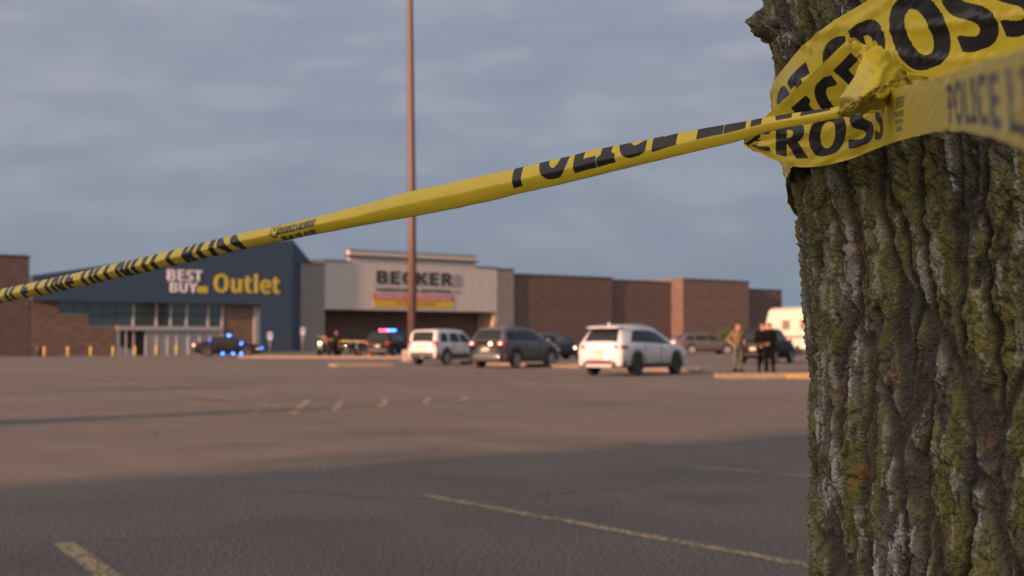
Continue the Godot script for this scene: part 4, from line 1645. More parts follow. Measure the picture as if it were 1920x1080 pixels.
	obj("belt", st, mat(Color(0.02, 0.018, 0.016), 0.5), o)

func stance(k := 1.0) -> Dictionary:
	var j := {
		"hip_l": Vector3(-0.1, 0.92, 0), "knee_l": Vector3(-0.12, 0.5, 0.03), "ankle_l": Vector3(-0.13, 0.09, -0.01),
		"hip_r": Vector3(0.1, 0.92, 0), "knee_r": Vector3(0.12, 0.5, 0.03), "ankle_r": Vector3(0.14, 0.09, -0.01),
		"pelvis": Vector3(0, 0.96, 0), "chest": Vector3(0, 1.3, 0.0), "neck": Vector3(0, 1.5, -0.01), "head": Vector3(0, 1.66, 0.02),
		"sh_l": Vector3(-0.2, 1.44, 0), "el_l": Vector3(-0.27, 1.15, -0.03), "wr_l": Vector3(-0.25, 0.9, 0.06),
		"sh_r": Vector3(0.2, 1.44, 0), "el_r": Vector3(0.27, 1.15, -0.03), "wr_r": Vector3(0.25, 0.9, 0.06),
	}
	for n in j:
		j[n] *= k
	return j

func people() -> void:
	# the man in the tan shirt, one hand on his hip, turned to the two in black
	var a := stance(1.03)
	a.el_l = Vector3(-0.42, 1.22, -0.1)
	a.wr_l = Vector3(-0.24, 1.04, 0.02)
	a.el_r = Vector3(0.29, 1.2, 0.05)
	a.wr_r = Vector3(0.15, 1.1, 0.22)
	a.long = false
	a.look = Vector3(0.5, 0, 1)
	figure("person", "person in tan shirt and grey green trousers, bare headed, hand on hip", on_lot(8.60, 58.6), 0.5, a, Color(0.15, 0.105, 0.062), Color(0.085, 0.088, 0.075), Color(0.09, 0.05, 0.035))
	var b := stance(1.04)
	b.el_l = Vector3(-0.28, 1.18, 0.02)
	b.wr_l = Vector3(-0.1, 1.08, 0.2)
	b.el_r = Vector3(0.28, 1.18, 0.02)
	b.wr_r = Vector3(0.1, 1.06, 0.2)
	b.look = Vector3(-0.9, -0.05, 0.6)
	figure("person", "person in black uniform with dark cap, the nearer of the two in black", on_lot(9.66, 57.6), -0.7, b, Color(0.005, 0.005, 0.006), Color(0.005, 0.005, 0.006), Color(0.02, 0.019, 0.018), true)
	var c := stance(1.03)
	c.look = Vector3(0.7, 0, 0.5)
	c.wr_l = Vector3(-0.16, 1.0, 0.18)
	figure("person", "bare headed person in black uniform half hidden behind the one in a cap", on_lot(9.50, 58.3), 0.2, c, Color(0.008, 0.007, 0.007), Color(0.006, 0.006, 0.007), Color(0.12, 0.06, 0.04))
	# by the motorcycles
	var d := stance(1.05)
	d.look = Vector3(-0.6, 0, 0.8)
	figure("person", "tall person in dark uniform standing behind the motorcycle lamp", on_lot(-12.55, 110.0), -0.3, d, Color(0.014, 0.013, 0.014), Color(0.011, 0.011, 0.012), Color(0.07, 0.04, 0.035))
	var e := stance(0.98)
	e.chest = Vector3(0, 1.2, 0.16)
	e.neck = Vector3(0, 1.35, 0.28)
	e.head = Vector3(0, 1.47, 0.36)
	e.sh_l = Vector3(-0.2, 1.31, 0.22)
	e.sh_r = Vector3(0.2, 1.31, 0.22)
	e.el_l = Vector3(-0.26, 1.06, 0.3)
	e.el_r = Vector3(0.26, 1.06, 0.3)
	e.wr_l = Vector3(-0.14, 0.96, 0.5)
	e.wr_r = Vector3(0.14, 0.96, 0.5)
	figure("person", "person in reddish brown top bending over the motorcycle", on_lot(-13.05, 109.6), -1.0, e, Color(0.15, 0.075, 0.06), Color(0.025, 0.023, 0.022), Color(0.08, 0.05, 0.04))

# ------------------------------------------------------------------ small things
func small_things() -> void:
	# yellow tape strung across the far end of the lot
	var st := begin(true)
	var a := front(25.5, 1.2, 1.75)
	var b := on_lot(-12.6, 112.6, 1.15)
	var c := on_lot(-8.6, 112.6, 1.12)
	var path := [a, a.lerp(b, 0.5) + Vector3(0, -0.12, 0), b, b.lerp(c, 0.5) + Vector3(0, -0.04, 0), c]
	for i in 4:
		var h := Vector3(0, 0.035, 0)
		quad(st, path[i] - h, path[i + 1] - h, path[i + 1] + h, path[i] + h, Vector3.BACK)
		quad(st, path[i] - h + Vector3(0, 0, -0.003), path[i + 1] - h + Vector3(0, 0, -0.003), path[i + 1] + h + Vector3(0, 0, -0.003), path[i] + h + Vector3(0, 0, -0.003), Vector3.FORWARD)
	var far := obj("far_barrier_tape", st, mat(Color(0.40, 0.33, 0.07), 0.5))
	tag(far, "thin yellow tape stretched low across the lot by the dark police vehicle", "barrier tape")
	# a traffic cone
	var o := thing("traffic_cone", "small orange traffic cone at the kerb left of the light bar vehicle", "traffic cone", on_lot(-9.95, 107.5))
	st = begin(true)
	lathe(st, PackedVector2Array([Vector2(0.15, 0.03), Vector2(0.035, 0.7), Vector2(0.0, 0.71)]), Vector3.ZERO, Vector3.UP, 16)
	obj("cone", st, mat(Color(0.55, 0.13, 0.04), 0.5), o)
	boxed("cone_foot", Vector3(-0.19, 0, -0.19), Vector3(0.19, 0.032, 0.19), mat(Color(0.5, 0.12, 0.04), 0.5), o)
	st = begin(true)
	lathe(st, PackedVector2Array([Vector2(0.108, 0.3), Vector2(0.078, 0.48)]), Vector3(0, 0, 0), Vector3.UP, 16)
	obj("reflective_collar", st, M.sign_white, o)
	# a folding board standing beside it
	o = thing("folding_board", "pale folding board sign beside the orange cone", "board", on_lot(-9.52, 108.6), 0.4)
	for s in [-1.0, 1.0]:
		var p := boxed("panel", Vector3(-0.24, 0.35, -0.02), Vector3(0.24, 1.1, 0.0), M.render_grey, o)
		p.position.z = s * 0.12
		p.rotation.x = -s * 0.16
		boxed("leg", Vector3(-0.22, 0.0, s * 0.2 - 0.02), Vector3(-0.18, 0.4, s * 0.2 + 0.02), M.cladding, o)
		boxed("leg", Vector3(0.18, 0.0, s * 0.2 - 0.02), Vector3(0.22, 0.4, s * 0.2 + 0.02), M.cladding, o)
	# bin by the left brick building
	o = thing("litter_bin", "dark litter bin at the corner of the left brick building", "bin", front(-8.0, 1.3))
	st = begin(true)
	lathe(st, PackedVector2Array([Vector2(0.27, 0.0), Vector2(0.33, 0.85), Vector2(0.34, 0.9), Vector2(0.0, 0.9)]), Vector3.ZERO, Vector3.UP, 18)
	obj("drum", st, M.cladding, o)
	st = begin(true)
	lathe(st, PackedVector2Array([Vector2(0.35, 0.9), Vector2(0.33, 1.0), Vector2(0.16, 1.1), Vector2(0.12, 1.1), Vector2(0.12, 1.0)]), Vector3.ZERO, Vector3.UP, 18)
	obj("lid", st, M.trim_dark, o)
	# shrub against the brick wall
	o = thing("shrub", "round green shrub against the dark brick wall behind the wagon", "shrub", at(1364, 640, 205.0) * Vector3(1, 0, 1), 0.0)
	crown(o, "foliage", Vector3(0, 1.4, 0), Vector3(1.6, 1.35, 1.4), 900, 0.16, 51, M.leaf)
	st = begin(true)
	for k in 5:
		tube(st, [Vector3(0, -0.1, 0), Vector3(cos(k * 1.3) * 0.6, 1.2, sin(k * 1.3) * 0.6)], [0.05, 0.02], 6)
	obj("stem", st, M.bark_far, o)

# many small leaf faces spread through a crown's volume, in clumps
func crown(parent: Node, called: String, c: Vector3, r: Vector3, n: int, size: float, seed_: int, m: Material) -> void:
	var rng := RandomNumberGenerator.new()
	rng.seed = seed_
	var st := begin()
	var clumps := []
	for i in maxi(8, n / 45):
		var d := Vector3(rng.randfn(), rng.randfn(), rng.randfn()).normalized()
		clumps.append(d * pow(rng.randf(), 0.45) * 0.9)
	for i in n:
		var q: Vector3 = clumps[rng.randi() % clumps.size()] + Vector3(rng.randfn(), rng.randfn(), rng.randfn()) * 0.14
		var p := c + q * r
		var x := Vector3(rng.randfn(), rng.randfn() * 0.6, rng.randfn()).normalized() * size * rng.randf_range(0.6, 1.3)
		var y := x.cross(Vector3(rng.randfn(), rng.randfn(), rng.randfn())).normalized() * x.length() * 0.6
		tri(st, p - x, p + y, p + x, Vector3.UP)
		tri(st, p - x, p - y, p + x, Vector3.UP)
	obj(called, st, m, parent)

# ------------------------------------------------------------------ trees and posts round the lot, out of the frame:
# they throw the long evening shadows across the asphalt and stand in the shop windows' reflections
func back_spot(across: float, back: float) -> Vector3:
	var x := -back * 0.6428 + across * 0.766
	var ahead := -back * 0.766 - across * 0.6428
	return Vector3(x, 0, -ahead)

func far_trees() -> void:
	var o := thing("broad_tree", "broad leafy tree behind the camera, one of the row that shades the near asphalt", "tree", back_spot(-9.0, 44), 0.0, "trees behind the camera")
	var st := begin(true)
	tube(st, [Vector3(0, -0.2, 0), Vector3(0.1, 4, 0), Vector3(0, 11, 0.1)], [0.4, 0.3, 0.12], 10)
	obj("trunk", st, M.bark_far, o)
	st = begin(true)
	for k in 3:
		ball(st, Vector3(0.4 * k - 0.4, 4.5 + 3.6 * k, 0), Vector3(2.85 - 0.25 * k, 4.1 - 0.55 * k, 2.85 - 0.25 * k), 8)
	obj("inner_crown", st, M.leaf, o)
	crown(o, "crown", Vector3(0, 7.6, 0), Vector3(3.5, 7.2, 3.5), 3200, 0.42, 61, M.leaf)
	var k := 0
	for s in [[-5.0, 45.0], [-1.0, 43.0], [3.2, 46.0], [7.6, 44.0], [12.0, 45.0], [-7.0, 50.0], [1.0, 51.0]]:
		k += 1
		dup(o, back_spot(s[0], s[1]), k * 1.1)
	for s in [[92.0, 40.0], [104.0, 66.0], [112.0, 92.0], [120.0, 116.0], [128.0, 140.0]]:
		k += 1
		dup(o, Vector3(s[0], 0, -s[1]), k * 1.1, "broad leafy tree far out to the right of the lot, mirrored in the glass", "trees right of the lot")
	for s in [[78.0, 250.0, "leftmost tree of the far row behind the trailer"], [92.0, 262.0, "second tree of the far row behind the trailer"], [107.0, 255.0, "third tree of the far row behind the trailer"], [124.0, 268.0, "fourth tree of the far row behind the trailer"], [140.0, 258.0, "rightmost tree of the far row behind the trailer"]]:
		k += 1
		dup(o, Vector3(s[0], 0, -s[1]), k * 1.1, s[2], "far trees behind the trailer")
	# slender posts whose long shadows lie across the left of the lot
	var p := thing("slender_tree", "slender columnar tree behind the camera, its long shadow on the lot", "tree", back_spot(-20.1, 42), 0.0)
	st = begin(true)
	tube(st, [Vector3(0, -0.2, 0), Vector3(0, 9, 0)], [0.16, 0.06], 8)
	obj("trunk", st, M.bark_far, p)
	st = begin(true)
	ball(st, Vector3(0, 8.0, 0), Vector3(1.0, 6.6, 1.0), 10)
	obj("inner_crown", st, M.leaf, p)
	crown(p, "crown", Vector3(0, 8.0, 0), Vector3(1.25, 6.8, 1.25), 1100, 0.3, 63, M.leaf)
	var q := thing("lot_lamp_post", "plain light post behind the camera, its thin shadow on the lot", "light pole", back_spot(-31.1, 41))
	st = begin(true)
	tube(st, [Vector3(0, -0.1, 0), Vector3(0, 15.6, 0)], [0.25, 0.2], 12)
	obj("mast", st, M.steel_brown, q)
	boxed("lamp_head", Vector3(-0.9, 15.5, -0.4), Vector3(0.9, 15.8, 0.4), M.steel_brown, q)
# ------------------------------------------------------------------ the tree beside the camera
const TREE := Vector2(0.486, 1.26)      # x, distance ahead
const TRUNK_R := 0.2385

func lean(h: float) -> float:
	return -0.0345 * pow(maxf(0.0, (h - 1.2) / 0.285), 1.4) if h < 1.6 else -0.0345 * pow(1.4035, 1.4) - 0.17 * (h - 1.6)

# a point on the trunk: turn 0 faces the camera, negative is its left side
func on_trunk(turn: float, h: float, out: float) -> Vector3:
	var c := Vector2(-0.36, -0.933)
	var r := Vector2(0.933, -0.36)
	var p := Vector2(TREE.x + lean(h), TREE.y) + (c * cos(turn) + r * sin(turn)) * (TRUNK_R + out)
	return Vector3(p.x, h, -p.y)

func near_tree() -> void:
	var o := thing("mossy_tree", "thick tree trunk with rough furrowed bark, olive moss and pale lichen, wrapped in yellow tape", "tree", Vector3(TREE.x, 0, -TREE.y))
	var turns := PackedFloat32Array()
	var a := -PI
	while a < PI - 0.001:
		turns.append(a)
		a += deg_to_rad(0.30) if a > deg_to_rad(-104) and a < deg_to_rad(26) else deg_to_rad(2.5)
	turns.append(PI)
	var hs := axis_of([[-0.25, 0.93, 0.025], [0.93, 1.53, 0.0013], [1.53, 4.4, 0.035]])
	var plates := noise(71, 1.0, 1, FastNoiseLite.TYPE_CELLULAR)
	plates.cellular_return_type = FastNoiseLite.RETURN_DISTANCE2_SUB
	plates.cellular_jitter = 0.95
	var chips := noise(72, 1.0, 1, FastNoiseLite.TYPE_CELLULAR)
	chips.cellular_return_type = FastNoiseLite.RETURN_DISTANCE2_SUB
	var flakes := noise(79, 1.0, 1, FastNoiseLite.TYPE_CELLULAR)
	flakes.cellular_return_type = FastNoiseLite.RETURN_CELL_VALUE
	var warp := noise(73, 1.0, 3)
	var rough := noise(74, 1.0, 5)
	var grit := noise(75, 1.0, 3)
	var moss := noise(76, 1.0, 4)
	var pale := noise(77, 1.0, 4)
	var rust := noise(78, 1.0, 3)
	var nt := turns.size()
	var nh := hs.size()
	var v := PackedVector3Array()
	v.resize(nt * nh)
	var cc := PackedColorArray()
	cc.resize(nt * nh)
	for j in nh:
		var h := hs[j]
		var flare := 0.10 * pow(maxf(0.0, 0.45 - h), 2.0) * 3.0
		for i in nt:
			var t := turns[i]
			var x := cos(t) * 0.24
			var z := sin(t) * 0.24
			var wx := warp.get_noise_3d(x * 9.0, h * 5.0, z * 9.0) * 0.016
			var wz := warp.get_noise_3d(x * 9.0 + 40.0, h * 5.0, z * 9.0) * 0.016
			var wy := warp.get_noise_3d(x * 26.0 + 80.0, h * 16.0, z * 26.0) * 0.007
			var f := rough.get_noise_3d(x * 70.0, h * 34.0, z * 70.0)
			var g := grit.get_noise_3d(x * 380.0, h * 260.0, z * 380.0)
			var fx := f * 0.0035
			var e := plates.get_noise_3d((x + wx + fx) * 38.0, (h + wy) * 5.4, (z + wz + fx) * 38.0) + 1.0
			var e2 := chips.get_noise_3d((x + wx * 0.6 + fx) * 88.0, (h + wy * 1.2) * 30.0, (z + wz * 0.6 + fx) * 88.0) + 1.0
			var e3 := chips.get_noise_3d((x + fx) * 210.0 + 7.0, h * 120.0 + f * 0.8, (z + fx) * 210.0) + 1.0
			var plate := ss(0.0, 0.30, e)
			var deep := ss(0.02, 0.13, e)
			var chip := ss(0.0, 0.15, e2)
			var crackle := ss(0.0, 0.25, e3)
			var cell := flakes.get_noise_3d((x + wx) * 70.0, (h + wy) * 19.0, (z + wz) * 70.0)
			var mo := moss.get_noise_3d(x * 14.0, h * 7.0, z * 14.0) + 0.50 * f + 0.22 * cell
			var mossy := ss(-0.15, 0.09, mo) * (0.4 + 0.6 * plate)
			var li := pale.get_noise_3d(x * 105.0 + 9.0, h * 15.0, z * 105.0) + 0.30 * f + 0.30 * g + 0.12 * cell
			var lichen := ss(0.215, 0.275, li) * ss(0.2, 0.7, plate) * (1.0 - 0.5 * mossy)
			var d := -0.0062 * (1.0 - plate) - 0.0032 * (1.0 - deep) - 0.0026 * (1.0 - chip) * plate - 0.0007 * (1.0 - crackle) + 0.0024 * f + 0.0014 * g + 0.0017 * cell * plate
			d += mossy * (0.0008 + 0.0022 * absf(g) + 0.0012 * f) + lichen * 0.0010
			d += 0.012 * exp(-pow((h - 1.470 + 0.004 * f) / 0.011, 4.0)) * exp(-pow((t + 1.36) / 0.22, 2.0)) * (1.0 + f)
			v[j * nt + i] = on_trunk(t, h, d + flare) - Vector3(TREE.x, 0, -TREE.y)
			var c := Color(0.050, 0.043, 0.033).lerp(Color(0.150, 0.130, 0.098), clampf(0.40 * plate + 0.8 * f + 0.5 * cell + 0.6 * g, 0.0, 1.0))
			c = c.lerp(Color(0.142, 0.121, 0.022).lerp(Color(0.074, 0.070, 0.017), clampf(0.5 + f * 1.7 + g * 1.4, 0.0, 1.0)), mossy * clampf(0.80 + 0.6 * g, 0.0, 1.0))
			c = c.lerp(Color(0.43, 0.40, 0.375).lerp(Color(0.24, 0.245, 0.225), clampf(0.5 + g * 2.0, 0.0, 1.0)), lichen * clampf(0.82 + g, 0.0, 1.0))
			var ru := ss(0.42, 0.54, rust.get_noise_3d(x * 38.0, h * 26.0, z * 38.0) + 0.25 * g)
			c = c.lerp(Color(0.20, 0.10, 0.022), ru * 0.5)
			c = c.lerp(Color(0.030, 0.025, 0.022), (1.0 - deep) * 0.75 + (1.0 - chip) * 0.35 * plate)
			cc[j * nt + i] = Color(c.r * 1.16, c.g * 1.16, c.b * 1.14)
	var m := mat(Color.WHITE, 0.95)
	m.vertex_color_use_as_albedo = true
	m.heightmap_enabled = true
	m.heightmap_texture = mottle(80, 0.08, 0.0, 1.0, 512, 4)
	m.heightmap_scale = 0.12
	m.uv1_triplanar = true
	m.uv1_scale = Vector3.ONE * 9.0
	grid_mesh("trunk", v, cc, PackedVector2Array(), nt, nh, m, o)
	# limbs and crown, above the picture
	var top := on_trunk(0.0, 4.35, -TRUNK_R) - Vector3(TREE.x, 0, -TREE.y)
	for k in 4:
		var b := k * 1.7 + 0.4
		var st := begin(true)
		tube(st, [top, top + Vector3(cos(b) * 0.5, 1.0, sin(b) * 0.5), top + Vector3(cos(b) * 1.7, 2.5, sin(b) * 1.7), top + Vector3(cos(b) * 2.5, 4.4, sin(b) * 2.5)], [0.18, 0.12, 0.08, 0.02], 10)
		obj("limb", st, M.bark_far, o)
	crown(o, "crown", top + Vector3(0, 3.4, 0), Vector3(3.4, 2.6, 3.4), 3500, 0.11, 81, M.leaf)

func grid_mesh(called: String, v: PackedVector3Array, cc: PackedColorArray, uv: PackedVector2Array, w: int, h: int, m: Material, parent: Node, flat := false) -> MeshInstance3D:
	var idx := PackedInt32Array()
	idx.resize((w - 1) * (h - 1) * 6)
	var nn := PackedVector3Array()
	nn.resize(v.size())
	var k := 0
	for j in h - 1:
		for i in w - 1:
			var a := j * w + i
			idx[k] = a
			idx[k + 1] = a + w
			idx[k + 2] = a + 1
			idx[k + 3] = a + 1
			idx[k + 4] = a + w
			idx[k + 5] = a + w + 1
			k += 6
	for j in h:
		for i in w:
			var l := v[j * w + maxi(i - 1, 0)]
			var r := v[j * w + mini(i + 1, w - 1)]
			var d := v[maxi(j - 1, 0) * w + i]
			var u := v[mini(j + 1, h - 1) * w + i]
			nn[j * w + i] = (r - l).cross(u - d).normalized()
	var arr := []
	arr.resize(Mesh.ARRAY_MAX)
	arr[Mesh.ARRAY_VERTEX] = v
	arr[Mesh.ARRAY_NORMAL] = nn
	if cc.size():
		arr[Mesh.ARRAY_COLOR] = cc
	if uv.size():
		arr[Mesh.ARRAY_TEX_UV] = uv
	arr[Mesh.ARRAY_INDEX] = idx
	var mesh := ArrayMesh.new()
	mesh.add_surface_from_arrays(Mesh.PRIMITIVE_TRIANGLES, arr)
	if flat:
		var st := SurfaceTool.new()
		st.create_from(mesh, 0)
		st.deindex()
		st.set_smooth_group(-1)
		st.generate_normals()
		mesh = st.commit()
	var o := MeshInstance3D.new()
	o.mesh = mesh
	o.material_override = m
	return hang(o, called, parent)

# ------------------------------------------------------------------ the yellow tape
const TAPE_W := 0.076
const TAPE_REPEAT := 1.218

func stamp(img: Image, text: String, x0: float, x1: float, y_base: float, cap: float, ink: Color, fat := 1, slant := 0.0) -> void:
	var tm := TextMesh.new()
	tm.font = bold
	tm.font_size = 128
	tm.pixel_size = 1.0
	tm.depth = 2.0
	tm.curve_step = 3.0
	tm.text = "H"
	var hb := tm.get_aabb()
	tm.text = text
	var box_ := tm.get_aabb()
	var sx := (x1 - x0) / box_.size.x
	var sy := cap / hb.size.y
	var arr := tm.surface_get_arrays(0)
	var vs: PackedVector3Array = arr[Mesh.ARRAY_VERTEX]
	var ix: PackedInt32Array = arr[Mesh.ARRAY_INDEX]
	for k in range(0, ix.size(), 3):
		if vs[ix[k]].z < 0.5 or vs[ix[k + 1]].z < 0.5 or vs[ix[k + 2]].z < 0.5:
			continue
		var p := []
		for e in 3:
			var q := vs[ix[k + e]]
			var yy := (q.y - hb.position.y) * sy
			p.append(Vector2(x0 + (q.x - box_.position.x) * sx + slant * yy, y_base - yy))
		var y0 := floori(minf(p[0].y, minf(p[1].y, p[2].y)))
		var y1 := ceili(maxf(p[0].y, maxf(p[1].y, p[2].y)))
		for y in range(y0, y1 + 1):
			var l := 1e9
			var r := -1e9
			for e in 3:
				var a: Vector2 = p[e]
				var b: Vector2 = p[(e + 1) % 3]
				var lo := minf(a.y, b.y)
				var hi := maxf(a.y, b.y)
				if hi < y or lo > y + 1:
					continue
				for yy in [clampf(y, lo, hi), clampf(y + 1, lo, hi)]:
					var t: float = 0.0 if absf(b.y - a.y) < 1e-5 else (yy - a.y) / (b.y - a.y)
					var x := lerpf(a.x, b.x, t)
					l = minf(l, x)
					r = maxf(r, x)
			if r >= l:
				img.fill_rect(Rect2i(int(l) - fat, y, int(r) - int(l) + 1 + fat * 2, 1), ink)

func tape_material() -> StandardMaterial3D:
	var w := 2048
	var h := 128
	var img := Image.create(w, h, false, Image.FORMAT_RGB8)
	var n := noise(91, 0.02, 3)
	for x in w:
		for y in h:
			var k := 1.0 + 0.05 * n.get_noise_2d(x * 0.4, y * 2.0)
			img.set_pixel(x, y, Color(0.61 * k, 0.455 * k, 0.036).linear_to_srgb())
	var ink := Color(0.018, 0.017, 0.017).linear_to_srgb()
	var per := w / TAPE_REPEAT
	stamp(img, "POLICE LINE DO NOT CROSS", 0.004 * per, 0.765 * per, 107, 86, ink, 2)
	var grey := Color(0.05, 0.045, 0.03).linear_to_srgb()
	for r in 2:
		for a in 90:
			var t := TAU * a / 90
			img.fill_rect(Rect2i(int(0.832 * per + cos(t) * (14 - r * 8)), int(46 + sin(t) * (26 - r * 14)), 3, 3), grey)
	stamp(img, "EMERGENCY", 0.846 * per, 0.914 * per, 48, 26, grey, 0, 0.25)
	stamp(img, "MINNEAPOLIS & MILWAUKEE", 0.838 * per, 0.910 * per, 68, 13, grey, 0)
	stamp(img, "800 445 1100  414 561", 0.842 * per, 0.906 * per, 86, 12, grey, 0)
	stamp(img, "MADE IN U.S.A.", 0.855 * per, 0.900 * per, 103, 11, grey, 0)
	var m := mat(Color.WHITE, 0.31)
	m.albedo_texture = ImageTexture.create_from_image(img)
	m.backlight_enabled = true
	m.backlight = Color(0.32, 0.32, 0.32)
	m.metallic_specular = 0.42
	return m

# rows of points across the tape; each row has its place along the tape, each point its place across it
func ribbon(called: String, parent: Node3D, rows: Array, us: Array, vs: Array, m: Material, flat := false) -> void:
	var w: int = rows[0].size()
	var v := PackedVector3Array()
	var uv := PackedVector2Array()
	for j in rows.size():
		for i in w:
			v.append(rows[j][i] - parent.position)
			uv.append(Vector2(us[j] / TAPE_REPEAT, vs[j][i]))
	grid_mesh(called, v, PackedColorArray(), uv, w, rows.size(), m, parent, flat)

# a strip drawn through pairs of edge points, smoothed along its length, with wrinkles
func strip(called: String, parent: Node3D, pairs: Array, u0: float, u1: float, v0: float, v1: float, m: Material, wrinkle: float, seed_: int, per := 14, across := 14) -> void:
	var n := noise(seed_, 1.0, 3)
	var rows := []
	var us := []
	var vs := []
	var cnt := pairs.size()
	var total := (cnt - 1) * per
	var run := 0.0
	var last := Vector3.ZERO
	for k in total + 1:
		var g := float(k) / per
		var i := mini(int(g), cnt - 2)
		var t := g - i
		var e := []
		for s in 2:
			var p0: Vector3 = pairs[maxi(i - 1, 0)][s]
			var p1: Vector3 = pairs[i][s]
			var p2: Vector3 = pairs[i + 1][s]
			var p3: Vector3 = pairs[mini(i + 2, cnt - 1)][s]
			e.append(p1.cubic_interpolate(p2, p0, p3, t))
		var row := PackedVector3Array()
		var vrow := []
		var here: Vector3 = (e[0] + e[1]) / 2.0
		if k > 0:
			run += here.distance_to(last)
		last = here
		var u := u0 + run * u1
		for q in across + 1:
			var f := float(q) / across
			var p: Vector3 = e[0].lerp(e[1], f)
			var crease := absf(n.get_noise_2d(u * 14.0 + f * 2.2, f * 1.4 - u * 6.0))
			p += Vector3(-0.1, 0.05, 1.0) * wrinkle * (0.5 - crease * 2.2)
			row.append(p)
			vrow.append(lerpf(v0, v1, f))
		rows.append(row)
		us.append(u)
		vs.append(vrow)
	ribbon(called, parent, rows, us, vs, m)

func table(t: Array, x: float) -> float:
	return curve_at(t, x)

func crumple(called: String, parent: Node3D, net: Array, m: Material, u: float, v0: float, v1: float, seed_: int, rough := 0.0011) -> void:
	var rng := RandomNumberGenerator.new()
	rng.seed = seed_
	var nr := net.size()
	var nc: int = net[0].size()
	var sub := 6
	var rows := []
	var us := []
	var vs := []
	for j in (nr - 1) * sub + 1:
		var row := PackedVector3Array()
		var vrow := []
		var gj := float(j) / sub
		var j0 := mini(int(gj), nr - 2)
		for i in (nc - 1) * sub + 1:
			var gi := float(i) / sub
			var i0 := mini(int(gi), nc - 2)
			var a: Vector3 = net[j0][i0].lerp(net[j0][i0 + 1], gi - i0)
			var b: Vector3 = net[j0 + 1][i0].lerp(net[j0 + 1][i0 + 1], gi - i0)
			var p := a.lerp(b, gj - j0)
			p += Vector3(rng.randf_range(-1, 1), rng.randf_range(-1, 1), rng.randf_range(-1, 1)) * rough * (0.4 if j % sub == 0 or i % sub == 0 else 1.0)
			p += Vector3(-0.15, 0.12, 1.0) * 0.0075 * (absf(fposmod(gi * 1.7 + gj * 0.55 + 0.4 * sin(gj * 2.0), 1.0) - 0.5) * 2.0 - 0.5)
			row.append(p)
			vrow.append(lerpf(v0, v1, gi / (nc - 1)))
		rows.append(row)
		us.append(u + 0.012 * gj)
		vs.append(vrow)
	ribbon(called, parent, rows, us, vs, m, true)

